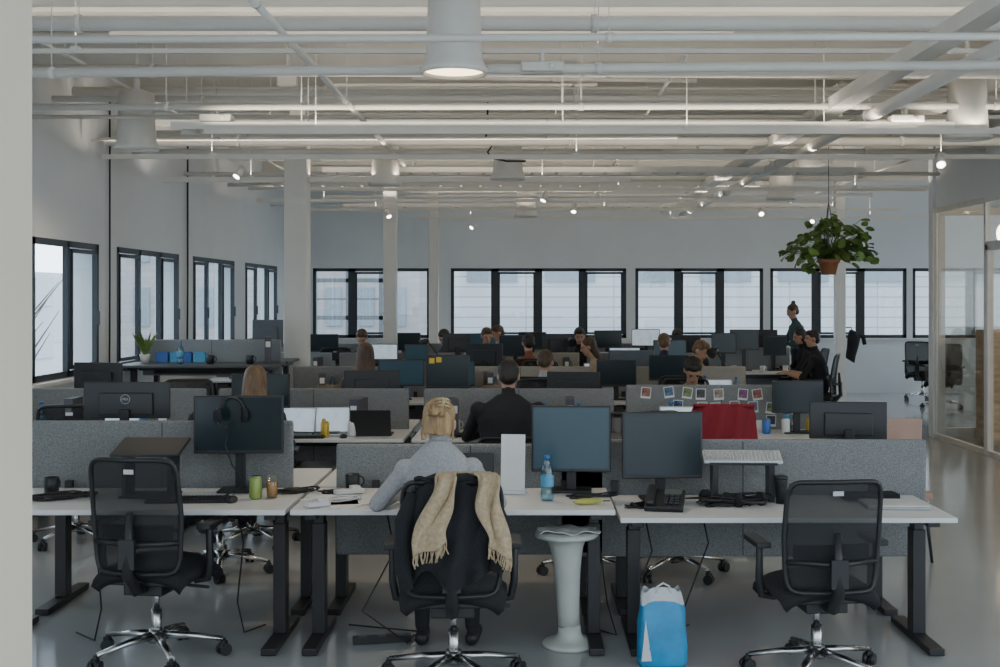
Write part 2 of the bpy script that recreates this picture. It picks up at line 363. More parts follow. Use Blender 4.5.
b=MB().tube([(-.4,12.5,3.85),(-.4,12.5,3.6),(-.42,12.5,3.45),(-.35,12.5,3.38),(-.40,12.5,3.31),(-.36,12.5,3.25),(-.2,12.5,3.215),(0,12.5,3.215)],.010); b.obj('hanging_cable',M_cable,label='loose black cable dangling from ceiling tray',cat='cable')
for x,y,z in((-2.55,9.9,3.27),(.1,7.45,3.22),(1.9,12.4,3.35),(3.1,9.8,3.25)):
    MB().box((0,0,0),(.26,.16,.06)).box((0,0,.06),(.03,.03,.10)).cone((.06,-.1,0),(.06,-.08,0),.022).obj('ceiling_sensor_box',M_pipe,loc=(x,y,z),bevel=.01,label='small white device mounted on ceiling pipe',cat='sensor',group='ceiling devices')
# ------------------------------------------------------------------ desks
def desk(w=1.62,d=.7,z=.72,mt=M_top,label='white-topped desk on black telescopic legs'):
    e=empty('height_adjustable_desk',(0,0,0),label=label,cat='desk',group='office desks')
    MB().box((0,0,z-.013),(w,d,.026)).obj('desktop',mt,e,bevel=.004)
    MB().box((0,.0,z-.05),(w-.3,.06,.04)).box((0,d/2-.12,z-.09),(w-.5,.14,.05)).obj('frame',M_leg,e)
    for s in(-1,1):
        x=s*(w/2-.09)
        MB().box((x,0,z-.33),(.05,.08,.62)).box((x,0,.32),(.065,.095,.56)).box((x,0,z-.045),(.06,d-.15,.035)).box((x,0,.022),(.075,d-.06,.035)).obj('leg',M_leg,e,bevel=.004)
    return e
DK=desk(); DK.location=(-2.01,6.32,0); DK.scale=(1,1,.74/.72)
dup(DK,(-.365,6.32,0),0,scale=(1,1,.74/.72)); dup(DK,(1.31,6.32,0),0,scale=(1.037,1,.70/.72))
for x in(-2.01,-.365): dup(DK,(x,7.08,0),pi,scale=(1,1,.74/.72))
dup(DK,(1.31,7.08,0),pi,scale=(1.037,1,.70/.72))
CX=[-3.4,-1.74,-.06,1.6]
ROWS=[9.85,13.0,16.2,19.4]
DZ={}
for r,Y in enumerate(ROWS):
    for c,x in enumerate(CX):
        if r==1 and c==0: DZ[(r,c)]=1.1; continue
        DZ[(r,c)]=.72
        dup(DK,(x,Y-.39,0),0,scale=(1,1,1)); dup(DK,(x,Y+.39,0),pi,scale=(1,1,1))
DB=desk(z=1.1,mt=mat('dark_grey_laminate',(.06,.065,.07),.4),label='dark-topped desk raised to standing height'); DB.location=(-3.4,12.61,0); dup(DB,(-3.4,13.39,0),pi)
for y in(17.45,18.3): dup(DK,(3.3,y,0),0 if y<18 else pi,scale=(.8,1,1))
def divider(w,z0,z1,m,x,y,rz=0):
    b=MB().box((0,0,(z0+z1)/2),(w,.035,z1-z0)); e=b.obj('acoustic_desk_divider',m,loc=(x,y,0),rz=rz,bevel=.015,label='felt acoustic desk divider panel',cat='desk divider',group='desk dividers')
    MB().box((0,0,(z0+z1)/2),(.004,.0365,z1-z0-.02)).obj('seam',M_blk2,parent=e)
    for s in(-1,1): MB().box((s*w*.35,-.03,.72),(.04,.04,.12)).obj('clamp',M_leg,parent=e)
    return e
divider(1.46,.66,1.11,M_panel,-2.03,6.71); divider(1.5,.36,.98,M_panel,-.31,6.71); divider(2.05,.35,1.005,M_panel,1.21,6.71+.0)
for r,Y in enumerate(ROWS):
    for c,x in enumerate(CX):
        if (r,c)==(1,0): divider(1.5,.95,1.34,M_panel3,x,Y); continue
        mt=M_panel
        if r==1: mt=[M_panel,M_panel,M_panel2,M_panel2][c]
        if r>=2: mt=[M_panel3,M_panel,M_panel2,M_panel][c]
        divider(1.56,.45,1.05+(.03 if (r==0 and c==3) else 0),mt,x,Y)
divider(1.25,.45,1.05,M_panel3,3.3,17.87)
# ------------------------------------------------------------------ office chair
def chair():
    e=empty('office_chair',(0,0,0),label='black mesh-back swivel office chair on aluminium base',cat='office chair',group='office chairs')
    b=MB(); 
    def st(u,v):
        x=(u-.5)*.47; y=-.2+v*.46; ed=(abs(u-.5)*2)**6+(abs(v-.5)*2)**6
        return (x*(1-.06*(abs(v-.5)*2)**4),y,.475-.04*ed+.012*cos((u-.5)*6)-(.03*max(0,v-.75)/.25))
    b.sheet(st,16,14); b.obj('seat',M_blk2,e,solid=.05,bevel=0)
    MB().box((0,0,.415),(.38,.36,.03)).box((0,-.02,.375),(.2,.26,.06)).cone((.1,.02,.37),(.27,.02,.36),.008).obj('mechanism',M_blk,e,bevel=.01)
    def bp(u,v):
        hw=.222*(.90+.12*sin(v*pi*.7+.3)); x=u*hw; y=-.22-.05*v-.035*sin(v*pi)*-1*.6+.05*u*u*(1-.3*v); return Vector((x,y-.02,.47+.555*v))
    MB().sheet(lambda a,c:bp(a*2-1,.02+c*.96),14,16).obj('backrest_mesh',M_mesh,e,solid=.004)
    pts=[]; n=52
    for i in range(n):
        t=2*pi*i/n; cu=cos(t); sv=sin(t)
        u=math.copysign(abs(cu)**.2,cu); v=.5+.5*math.copysign(abs(sv)**.2,sv); pts.append(bp(u,v))
    f=MB().tube(pts,.012,8,closed=True)
    f.tube([bp(-.98,.27),bp(0,.27)+Vector((0,-.05,0)),bp(.98,.27)],.014,8)
    f.obj('backrest_frame',M_blk,e)
    MB().box(bp(0,.90)+Vector((0,-.012,0)),(.05,.004,.022)).obj('label_plate',M_silver,e,label='small silver maker plate')
    MB().tube([(0,-.05,.38),(0,-.22,.39),(0,-.30,.48),bp(0,.27)+Vector((0,-.05,0)),bp(0,.55)+Vector((0,-.03,0))],[.03,.03,.028,.025,.015],8).box((0,-.305,.58),(.08,.02,.14)).obj('back_support',M_blk,e)
    MB().sheet(lambda a,c:bp((a*2-1)*.8,.24+c*.18)+Vector((0,.02,0)),8,6).obj('lumbar_pad',M_blk2,e,solid=.02)
    for s in(-1,1):
        MB().tube([(s*.2,.0,.4),(s*.27,.0,.41),(s*.285,-.01,.5),(s*.285,-.02,.665)],[.022,.022,.02,.018],8).box((s*.285,.02,.68),(.07,.23,.03)).obj('armrest',M_blk,e,bevel=.01)
    MB().cone((0,0,.10),(0,0,.25),.026).cone((0,0,.25),(0,0,.37),.015).obj('gas_lift',M_alu,e)
    b=MB().cone((0,0,.085),(0,0,.15),.045,.036,20)
    for i in range(5):
        a=2*pi*i/5+.35; d=Vector((cos(a),sin(a),0)); n2=Vector((-sin(a),cos(a),0))
        b.loft([(Vector((0,0,.118))+d*.02,n2*.028,Vector((0,0,.024))),(Vector((0,0,.108))+d*.16,n2*.022,Vector((0,0,.016))),(Vector((0,0,.082))+d*.32,n2*.016,Vector((0,0,.012)))],10)
    b.obj('star_base',M_alu,e)
    for i in range(5):
        a=2*pi*i/5+.35; d=Vector((cos(a),sin(a),0)); n2=Vector((-sin(a+.6),cos(a+.6),0)); c=d*.325+Vector((0,0,.03))
        MB().cone(c-n2*.028,c-n2*.006,.03,.03,16).cone(c+n2*.006,c+n2*.028,.03,.03,16).cone(c,c+Vector((0,0,.055)),.009).box(c+Vector((0,0,.03)),(.03,.03,.02)).obj('caster',M_blk,e)
    return e
CH=chair(); CH.location=(-1.84,5.98,0); CH.rotation_euler.z=-.16
dup(CH,(-.34,5.64,0),.03,scale=(1,1,.95)); dup(CH,(1.39,5.74,0),.10,scale=(1,1,.935))
for x,y,r in((-2.0,7.85,pi+.2),(.43,7.75,pi-.4),(.98,7.8,pi+.5),
  (-1.98,8.72,.1),(1.40,8.7,-.05),(-3.3,8.8,.2),
  (-1.5,10.95,pi),(.2,11.0,pi+.3),(1.5,11.05,pi),(-3.1,10.95,pi+.2),
  (-1.57,11.75,.1),(.15,11.8,-.2),(1.5,12.0,.1),(-1.6,14.15,pi),(.1,14.2,pi-.3),(1.98,14.3,pi),
  (-1.7,15.1,0),(.0,15.2,.2),(.9,15.1,pi/2),(1.75,15.2,0),(-.6,17.45,pi),(.77,17.5,pi-.2),(2.1,17.4,pi),(-2.3,17.4,pi),
  (-.5,18.5,0),(3.98,16.35,1.2),(4.2,17.85,pi/2),(6.75,19.4,2.5),(6.9,20.9,-.6),(1.6,18.6,0),(-2.9,18.5,0)):
    dup(CH,(x,y,0),r)
dup(CH,(-.13,8.78,0),.05,scale=(1,1,.78))
# ------------------------------------------------------------------ monitors
def monitor(x,y,zc,w,h,rz=0,scr=M_scr,back=M_mback,dz=.72,logo=None,sticky=None,label='black flat-panel monitor on desk stand'):
    e=empty('computer_monitor',(x,y,dz),rz,label=label,cat='monitor',group='computer monitors')
    z=zc-dz
    MB().box((0,.0,z),(w,.022,h)).box((0,.02,z-.02),(w*.62,.025,h*.6)).obj('casing',back,e,bevel=.006)
    MB().box((0,-.012,z+.004),(w-.022,.003,h-.03)).obj('screen',scr,e)
    zt=z-.05; MB().box((0,.048,zt*.5),(.055,.022,max(zt,.06))).obj('stand_neck',M_blk,e,bevel=.005)
    MB().box((0,.03,.008),(.22,.17,.014)).obj('stand_base',M_blk,e,bevel=.005)
    if logo:
        cu=D.curves.new('logo','FONT'); cu.body=logo; cu.size=.019; cu.align_x='CENTER'; cu.align_y='CENTER'; cu.extrude=.0008; cu.materials.append(M_silver)
        t=D.objects.new('logo_text',cu); COL.objects.link(t); dg=C.evaluated_depsgraph_get(); me=D.meshes.new_from_object(t.evaluated_get(dg)); D.objects.remove(t)
        q=D.objects.new('logo',me); COL.objects.link(q); q.parent=e; q.location=(0,.0345,z+.008); q.rotation_euler=(pi/2,0,pi)
        MB().tube([(.027*cos(i*pi/16),.034,z+.008+.027*sin(i*pi/16)) for i in range(32)],.002,6,closed=True).obj('logo_ring',M_silver,e)
    if sticky:
        for sx,sz in((-.36,.33),(-.2,.36)): MB().box((w*sx,-.015,z+h*sz),(.045,.003,.045),0).obj('sticky_note',mat('sticky_yellow',(.75,.5,.06),.8),e)
    return e
monitor(-1.56,6.52,1.107,.485,.315,.03,dz=.74,label='switched-off monitor with headset hanging on it')
monitor(-2.36,7.1,1.19,.51,.215,pi,dz=.74,logo='DELL',label='monitor seen from behind, maker logo on shell')
monitor(.245,6.52,1.03,.43,.36,-.06,scr=M_scrb,dz=.74,label='monitor with dark blue screen beside water bottle')
monitor(.735,6.48,1.0,.44,.36,.1,scr=M_scr,dz=.70,label='monitor with dark teal screen and thick bezel')
monitor(1.905,7.1,1.07,.45,.22,pi-.1,dz=.70,label='monitor seen from behind above grey divider')
rm=random.Random(9)
for x,y,z,w,h,r,sc,bk in(
 (-2.1,9.5,1.06,.47,.27,0,M_scr,M_mback),(-1.3,10.12,1.07,.47,.27,pi,M_scr,M_mback),(-.66,10.12,1.2,.37,.28,0,M_scr,M_mback),
 (-.46,13.25,1.13,.42,.27,pi,M_scr,M_mback),(-1.31,12.6,1.0,.48,.28,.1,M_scrb,M_mback),(1.17,13.25,1.09,.5,.3,pi,M_scr,M_mbackb),
 (-1.87,15.85,1.05,.36,.24,0,M_scrw,M_mback),(-1.45,15.85,1.05,.3,.22,.2,M_scrb,M_mback),
 (-.15,15.85,1.17,.42,.28,0,M_scr,M_mback),(-.95,16.5,1.17,.4,.26,pi,M_scr,M_mback),(.45,16.5,1.15,.45,.28,pi,M_scr,M_mback),
 (1.9,15.85,1.1,.45,.28,0,M_scrb,M_mback),(1.3,15.85,1.02,.42,.28,.2,M_scrw,M_mback),(2.15,9.5,1.0,.4,.26,-.2,M_scr,M_mback),
 (1.5,12.6,1.06,.42,.27,0,M_scr,M_mback),(.1,19.05,1.12,.45,.28,0,M_scr,M_mback),(-.7,19.05,1.1,.45,.28,.1,M_scrb,M_mback),
 (1.3,19.05,1.15,.45,.28,0,M_scr,M_mback),(1.9,19.05,1.13,.45,.28,0,M_scrw,M_mback),(-1.9,19.05,1.1,.45,.28,0,M_scr,M_mback),
 (-3.2,19.05,1.1,.45,.28,0,M_scr,M_mback),(3.2,17.6,1.15,.42,.3,.1,M_scr,M_mback),(3.6,18.15,1.15,.4,.3,pi,M_scr,M_mback),(2.9,17.6,1.12,.36,.3,-.3,M_scr,M_mback),(3.65,17.6,1.1,.36,.28,.5,M_scr,M_mback),
 (.65,19.05,1.1,.42,.28,.1,M_scr,M_mback),(2.2,16.5,1.16,.4,.28,pi,M_scr,M_mback),(.95,12.6,1.0,.42,.28,-.2,M_scr,M_mback),(-.75,12.6,1.0,.42,.26,.1,M_scrb,M_mback),
 (-3.6,10.1,1.1,.45,.28,pi,M_scr,M_mback),(.4,10.12,1.03,.45,.27,pi,M_scr,M_mback)):
    m=monitor(x,y,z+rm.uniform(-.03,.03),w,h,r+rm.uniform(-.28,.28),sc,bk,sticky=(x==-.66))
monitor(-2.85,13.25,1.40,.34,.3,pi,back=M_mbackb,dz=1.1,label='grey monitor on raised standing desk')
# ------------------------------------------------------------------ small items prototypes
def laptop(x,y,z,rz,scr=M_scrw,shell=M_silver,label='open laptop on desk'):
    e=empty('laptop',(x,y,z),rz,label=label,cat='laptop',group='laptops')
    MB().box((0,0,.008),(.31,.21,.014)).obj('base',shell,e,bevel=.003)
    MB().box((0,.02,.0158),(.27,.1,.001)).obj('keyboard_area',M_blk,e)
    R=(-.25,0,0); MB().box((0,.125,.108),(.31,.006,.205),0,R).obj('lid',shell,e,bevel=.002)
    MB().box((0,.1205,.11),(.29,.002,.185),0,R).obj('screen',scr,e); return e
def keyboard(x,y,z,rz,m=M_blk,mk=M_blk,tilt=0,label='black computer keyboard on desk'):
    e=empty('keyboard',(x,y,z),rz,label=label,cat='keyboard',group='keyboards'); e.rotation_euler=(tilt,0,rz)
    MB().box((0,0,.009),(.42,.13,.016)).obj('case',m,e,bevel=.004)
    b=MB()
    for j in range(5):
        for i in range(20): b.box((-.195+i*.0205,-.048+j*.024,.019),(.015,.018,.008))
    k=b.obj('keys',mk,e); k['kind']='stuff'
    return e
def mouse(x,y,z,rz=0,m=M_blk):
    e=empty('computer_mouse',(x,y,z),rz,label='computer mouse on desk',cat='mouse',group='mice')
    MB().ell((0,0,.012),(.03,.052,.022)).obj('shell',m,e); MB().box((0,.03,.034),(.004,.015,.006)).obj('scroll_wheel',M_silver,e); return e
def mug(x,y,z,m,label='coffee mug on desk'):
    e=empty('mug',(x,y,z),random.uniform(0,6),label=label,cat='mug',group='mugs')
    MB().lathe([(.03,0),(.038,.004),(.04,.09),(.037,.092),(.035,.012),(.001,.01)],n=20).obj('cup',m,e)
    MB().tube([(.038+.026*sin(t),0,.05+.028*cos(t)) for t in [0.1+i*.37 for i in range(9)]],.005,6).obj('handle',m,e); return e
def can(x,y,z,m,label):
    e=empty('drink_can',(x,y,z),0,label=label,cat='can',group='drink cans')
    MB().lathe([(.024,0),(.032,.008),(.033,.012),(.033,.105),(.026,.118)],n=24).obj('can_body',m,e)
    MB().lathe([(.026,.118),(.027,.121),(.024,.119),(.001,.118)],n=24).obj('lid',M_alu,e); return e
M_pet=glassmat('clear_blue_plastic',(.55,.78,.88),.12,.1); M_water=mat('bottle_label',(.10,.35,.55),.4); M_cap=mat('blue_cap',(.03,.15,.5),.4)
def bottle(x,y,z,k=1,label='clear plastic water bottle'):
    e=empty('water_bottle',(x,y,z),0,label=label,cat='bottle',group='bottles'); e.scale=(k,k,k)
    MB().lathe([(.028,0),(.034,.01),(.034,.05),(.031,.06),(.034,.07),(.034,.15),(.026,.18),(.013,.21),(.013,.225)],n=20).obj('bottle_body',M_pet,e)
    MB().lathe([(.0345,.075),(.035,.08),(.035,.13),(.0345,.135)],n=20).obj('bottle_label',M_water,e)
    MB().cone((0,0,.222),(0,0,.24),.015).obj('cap',M_cap,e); return e
def papers(x,y,z,rz,label='loose white papers on desk'):
    b=MB(); 
    for i in range(3): b.box((random.uniform(-.02,.02),random.uniform(-.02,.02),.001+.0012*i),(.21,.297,.0015),0,(0,0,random.uniform(-.3,.3)))
    return b.obj('paper_stack',M_paper,loc=(x,y,z),rz=rz,label=label,cat='papers',group='paper stacks')
def tangle(x,y,z,n,rx=.14,ry=.09,m=M_cable,label='tangled black cable on desk'):
    for k in range(n):
        ph=k*1.7+x*5; pts=[(x+rx*cos(t*1.3+ph)+.02*k*sin(t),y+ry*sin(t*1.7+ph),z+.007+.006*k+.005*sin(3*t)) for t in [i*.35 for i in range(22)]]
        MB().tube(pts,.0045,6).obj('desk_cable',m,label=label,cat='cable',group='cables')
can(-1.42,6.3,.74,mat('green_can',(.28,.38,.10),.35,metal=.3),'green and yellow drink can on desk')
e=empty('drinking_glass',(-1.34,6.33,.74),0,'glass with amber drink on desk','glass')
MB().lathe([(.028,0),(.034,.12),(.032,.12),(.026,.006),(.001,.006)],n=20).obj('glass_body',glassmat('clear_glass',(.95,.95,.93),.1),e); MB().lathe([(.001,.007),(.025,.007),(.0295,.085),(.001,.085)],n=20).obj('drink',mat('amber_drink',(.45,.22,.04),.2),e)
bottle(.11,6.25,.74,.98,'clear blue water bottle on white desk')
ang=[-.9+i*.2 for i in range(10)]
b=MB().tube([(.10*sin(a),.0,.10-.10*cos(a)) for a in ang],[.005,.011,.014,.016,.017,.017,.016,.014,.010,.005],8)
o=b.obj('banana',mat('banana_peel',(.42,.42,.09),.5,var=.25),loc=(.31,6.12,.757),rz=.15,label='ripe yellow-green banana lying on desk',cat='banana'); o.rotation_euler=(1.4,0,.2)
MB().cone((0.10*sin(.9),0,.10-.10*cos(.9)),(0.125*sin(1.0),0,.12-.10*cos(1.0)),.004).obj('stem',mat('stem_brown',(.15,.1,.04),.7),o)
papers(-1.0,6.25,.74,.4); papers(-.92,6.15,.74,-.5)
for x,y,w in((-.95,6.45,.16),(-1.05,6.05,.12)):
    MB().box((0,0,.012),(w,.06,.022)).box((w*.2,.0,.03),(.05,.05,.02)).obj('power_adapter',M_white,loc=(x,y,.745),rz=.5,bevel=.004,label='white power adapter lying on desk',cat='power adapter',group='adapters')
tangle(-1.0,6.2,.745,2,.13,.08,M_white,'white charging cable on desk'); tangle(-2.45,6.3,.74,4); tangle(-1.25,6.5,.74,3,.09,.07)
tangle(-1.0,6.5,.74,2,.1,.05); tangle(.35,6.35,.74,2,.12,.06); tangle(.62,6.3,.70,3,.1,.08)
mug(-.95,6.57,.74,M_blk,'black mug on desk')
mug(-2.55,6.45,.74,M_blk,'black mug on desk')
laptop(-.33,6.42,.74,.0,M_blk,M_blk,'black laptop with dark screen in front of woman')
e=empty('paper_holder',(-.07,6.46,.74),-.1,'white sheet standing on clear holder','paper holder')
MB().box((0,0,.17),(.13,.003,.30),0,(-.12,0,0)).obj('sheet_of_paper',M_paper,e); MB().box((0,.02,.012),(.14,.1,.02)).obj('foot',M_white,e)
e=empty('laptop_on_riser',(-2.0,6.4,.74),.0,'dark laptop raised on a stand','laptop')
MB().box((-.12,0,.12),(.02,.16,.25)).box((.12,0,.12),(.02,.16,.25)).box((0,0,.005),(.28,.2,.01)).obj('riser',M_blk,e)
MB().box((0,0,.26),(.36,.25,.018),0,(.25,0,0)).obj('laptop_body',M_mback,e,bevel=.005)
keyboard(-1.75,6.22,.74,.05); mouse(-1.52,6.2,.74)
def headset(x,y,z,rx,rz,name='headset',label='black headset'):
    e=empty('headset',(x,y,z),rz,label=label,cat='headset',group='headsets'); e.rotation_euler=(rx,0,rz)
    MB().tube([(.075*cos(t),0,.09*sin(t)) for t in [i*pi/12 for i in range(13)]],.008,8).obj('headband',M_blk,e)
    for s in(-1,1): MB().cone((s*.085,0,-.01),(s*.06,0,-.01),.036,.038,16).obj('earcup',M_blk2,e)
    MB().tube([(-.08,0,-.02),(-.075,-.06,-.05),(-.05,-.1,-.06)],.004,6).ell((-.05,-.1,-.06),(.01,.012,.008),8).obj('microphone',M_blk,e); return e
headset(-1.59,6.46,1.17,0,.5,label='black headset hanging over monitor edge')
b=MB().tube([(-1.6,6.47,1.12),(-1.62,6.46,1.0),(-1.58,6.45,.9),(-1.5,6.42,.8),(-1.6,6.35,.745)],.004,6); b.obj('headset_cable',M_cable,label='thin black cable hanging from headset',cat='cable',group='cables')
def deskphone(x,y,z,rz):
    e=empty('desk_phone',(x,y,z),rz,'black office desk phone','telephone')
    MB().box((0,0,.045),(.2,.19,.03),0,(.35,0,0)).box((0,.06,.03),(.14,.05,.05)).obj('phone_body',M_blk,e,bevel=.006)
    MB().box((-.07,0,.075),(.045,.19,.025),0,(.35,0,0)).obj('handset',M_mback,e,bevel=.01)
    MB().box((.04,.05,.083),(.09,.05,.003),0,(.35,0,0)).obj('display',mat('lcd',(.1,.12,.1),.3),e)
    for i in range(3):
        for j in range(4): MB().box((.01+i*.028,-.06+j*.024,.046+j*.0087),(.02,.016,.008)).obj('button',M_mback,e)
deskphone(.72,6.22,.70,-.2)
e=MB().box((-.15,0,.1),(.03,.14,.2)).box((.15,0,.1),(.03,.14,.2)).box((0,0,.205),(.36,.16,.012)).obj('keyboard_riser',M_blk,loc=(1.17,6.5,.70),rz=-.05,label='black riser carrying a white keyboard',cat='stand')
keyboard(1.17,6.5,.925,-.05,M_white,mat('key_grey',(.45,.45,.45),.5),.35,'white keyboard resting tilted on riser')
e=empty('travel_tumbler',(1.36,6.4,.70),0,'black travel tumbler on desk','tumbler')
MB().lathe([(.028,0),(.034,.12),(.035,.13)]).obj('cup',M_blk,e); MB().lathe([(.036,.13),(.036,.145),(.02,.15)]).obj('lid',M_mback,e)
headset(1.18,6.3,.735,pi/2,.4,label='black headset lying among cables'); headset(1.0,6.36,.735,pi/2,-.8,label='black headset lying on desk')
tangle(1.08,6.36,.70,7)
o=empty('closed_laptop',(1.93,6.3,.70),-.05,'closed silver laptop on white desk','laptop')
MB().box((0,0,.008),(.32,.22,.015)).obj('base',M_silver,o,bevel=.004); MB().box((0,0,.020),(.32,.22,.007)).obj('lid',M_white,o,bevel=.003)
MB().box((0,0,.02),(.30,.11,.03)).box((0,-.0,.036),(.28,.09,.004)).obj('fabric_pouch',M_blk2,loc=(1.86,6.5,.705),rz=.05,bevel=.012,label='black fabric pouch beside laptop',cat='pouch')
mouse(-.62,6.15,.74); 
M_y=mat('yellow_can_paint',(.6,.42,.05),.35,metal=.2); M_r=mat('red_can_paint',(.40,.03,.03),.35,metal=.2); M_b=mat('blue_can_paint',(.05,.15,.45),.35,metal=.2)
can(-1.55,9.25,.72,M_y,'yellow drink can on second desk row'); can(-1.35,9.3,.72,M_white,'white drink can on desk')
pk=keyboard(-1.75,9.2,.72,0); pm=mouse(-1.4,9.2,.72); pg=mug(-1.15,9.5,.72,M_white,'white mug on desk'); pg2=mug(.25,9.4,.72,M_blk,'black mug on desk')
pl=laptop(-1.2,10.5,.72,pi,M_scrw,M_silver,'silver laptop open on desk'); pb=bottle(.42,9.5,.72,1.0,'clear water bottle on desk'); pp=papers(.6,9.3,.72,.2)
pc=[can(-1.6,9.5,.72,M_y,'yellow drink can on desk'),can(.95,9.5,.72,M_r,'red drink can on desk'),can(1.3,9.6,.72,M_b,'blue drink can on desk'),can(.72,9.55,.72,M_white,'white drink can on desk')]
b=MB().box((0,0,.14),(.07,.25,.28)).box((0,-.126,.2),(.05,.002,.06),1); pf=b.obj('ring_binder',[mat('binder_grey',(.08,.08,.1),.6),M_paper],loc=(2.1,10.4,.72),bevel=.003,label='dark ring binder standing on desk',cat='binder',group='binders')
pbx=MB().box((0,0,.07),(.2,.15,.14)).box((0,0,.143),(.21,.16,.012)).obj('cardboard_box',mat('brown_card',(.28,.19,.12),.8),loc=(-.5,10.3,.72),bevel=.004,label='small brown cardboard box on desk',cat='box',group='desk boxes')
plm=empty('desk_lamp',(2.2,13.35,.72),.6,'slim black desk lamp with bent arm','desk lamp','desk lamps')
MB().cone((0,0,0),(0,0,.02),.08,.08,20).tube([(0,0,.02),(.03,0,.3),(-.12,0,.5)],.009,8).obj('arm',M_blk,plm); MB().cone((-.10,0,.51),(-.2,0,.45),.025,.06,16).obj('lamp_shade',M_blk,plm)
rnd=random.Random(3)
for r,Y in enumerate(ROWS):
    for c,x in enumerate(CX):
        z=DZ[(r,c)]
        if z>1: continue
        for side in(-1,1):
            rz=0 if side<0 else pi
            for P in (pk,pm,pg,pg2,pl,pb,pp,pc[0],pc[3],pc[2],pc[3],pf,pb,pg,pg2,pf,pb,pbx,pf,pg2,pb,pbx,pc[1],pp):
                big=P in(pk,pl)
                if rnd.random()<(.5 if not big else .6):
                    dup(P,(x+rnd.uniform(-.68,.68),Y+side*(rnd.uniform(.42,.6) if big else rnd.uniform(.15,.4)),z),rz+rnd.uniform(-.3,.3))
dup(plm,(.55,16.45,.72),2); dup(plm,(-1.2,16.0,.72),0)
laptop(.05,12.5,.72,.05,M_scrw,M_silver,'laptop with bright screen on desk')
laptop(-1.83,9.35,.72,-.2,M_scrw,M_silver,'silver laptop with pale blue screen')
laptop(-1.2,9.4,.72,pi,M_scr,M_blk,'black laptop seen from behind, sticker on lid')
o=laptop(-1.75,7.1,.93,pi+.1,M_scrb,M_silver,'laptop raised behind grey divider')
MB().box((0,0,.095),(.26,.18,.18)).obj('laptop_riser_block',M_mbackb,loc=(-1.75,7.1,.74),rz=.1,bevel=.01,label='grey block riser under laptop',cat='stand')
for x,y in((-2.9,12.6),(-3.3,12.55)): dup(pg2,(x,y,1.1),0)
dup(pf,(-2.75,12.8,1.1),.2); dup(pb,(-3.6,12.5,1.1),0)
for x,y in((3.0,17.3),(3.4,17.25),(3.75,17.35)): dup(pg,(x,y,.72),0)
tangle(-.4,9.3,.72,3); tangle(.5,9.3,.72,3); tangle(1.5,9.4,.72,4); tangle(-1.8,9.5,.72,3)
pal=[(.5,.2,.15),(.15,.25,.4),(.3,.35,.15),(.1,.1,.12),(.5,.4,.3),(.35,.12,.3)]
rnd=random.Random(5)
k=0
for row,(z0,xs) in enumerate(((1.01,.98),(.90,1.25),(.79,1.35))):
    x=xs
    while x<2.32:
        i=k; k+=1; xx=x+rnd.uniform(-.01,.01); z=z0+rnd.uniform(-.012,.012)
        mm=mat('print_%d'%(i%6),tuple(c*.6 for c in pal[i%6]),.4,scale=30,var=.8)
        e=MB().box((0,0,0),(.082,.003,.092)).obj('photo_print',M_paper,loc=(xx,9.827,z),label='small instant photo pinned on divider',cat='photo',group='instant photos'); e.rotation_euler.y=rnd.uniform(-.15,.15)
        MB().box((0,-.002,.006),(.068,.001,.068)).obj('picture',mm,e)
        x+=rnd.uniform(.11,.19)
# ------------------------------------------------------------------ stool, bag
e=empty('perching_stool',(.225,6.2,0),0,'pale grey active perching stool with round base','stool')
M_st=mat('pale_grey_plastic',(.52,.54,.50),.45)
MB().lathe([(.001,0),(.135,0),(.142,.006),(.142,.016),(.13,.026),(.095,.034),(.07,.045),(.06,.07),(.056,.11)],n=48).obj('base',M_st,e)
sh=(lambda z:-.03*z)
MB().loft([((sh(z),0,z),(r,0,0),(0,r,0)) for r,z in((.055,.10),(.056,.16),(.058,.22),(.061,.28),(.065,.34),(.070,.40),(.077,.46),(.086,.51),(.10,.55),(.115,.565))],40).obj('stem',M_st,e)
MB().lathe([(.11,.558),(.155,.562),(.165,.570),(.165,.582),(.155,.590),(.10,.592),(.001,.592)],c=(-.017,0,0),n=48).obj('seat',M_st,e)
b=MB()
def cl(u,v):
    x=(u-.5)*.30; y=(v-.5)*.20
    return (.22+x+.015*sin(v*7),6.19+y+.015*sin(u*9),.602+.006*sin(u*9+v*4)*cos(v*7)+.004*sin(u*19+v*11)-.25*max(0,abs(x)-.12))
b.sheet(cl,34,26); b.obj('crumpled_cloth',mat('white_cloth',(.56,.56,.54),.9,scale=14,var=.25),solid=.006,label='crumpled pale cloth on stool seat',cat='cloth')
M_bb=mat('blue_bag',(.03,.28,.55),.45,var=.15,bump=.3,bscale=14); M_bw=mat('white_bag',(.6,.62,.64),.5,bump=.3,bscale=14)
n=32; V=[];prof=[(0,.115,.06),(.02,.12,.07),(.1,.118,.075),(.2,.115,.07),(.27,.11,.062),(.31,.105,.05),(.35,.10,.03),(.37,.09,.02)]
for z,w,d in prof:
    for j in range(n):
        t=2*pi*j/n; cx=math.copysign(abs(cos(t))**.45,cos(t)); cy=math.copysign(abs(sin(t))**.45,sin(t)); V.append((w*cx*(1+.03*sin(z*30+j*.6)),d*cy*(1+.08*sin(z*22+j*.8)),z+(.014*sin(j*.6) if z>.3 else 0)))
K=len(prof); F=[(i*n+j,i*n+(j+1)%n,(i+1)*n+(j+1)%n,(i+1)*n+j) for i in range(K-1) for j in range(n)]+[tuple(reversed(range(n)))]
e=empty('shopping_bag',(.665,5.88,0),.1,'blue and white plastic shopping bag on floor','bag')
bb=MB(); bb.add(V,[f for f in F if max(f)<6*n]); bb.obj('bag_body',M_bb,e)
bb=MB(); bb.add(V,[f for f in F if min(f)>=5*n]); bb.obj('bag_rim',M_bw,e)
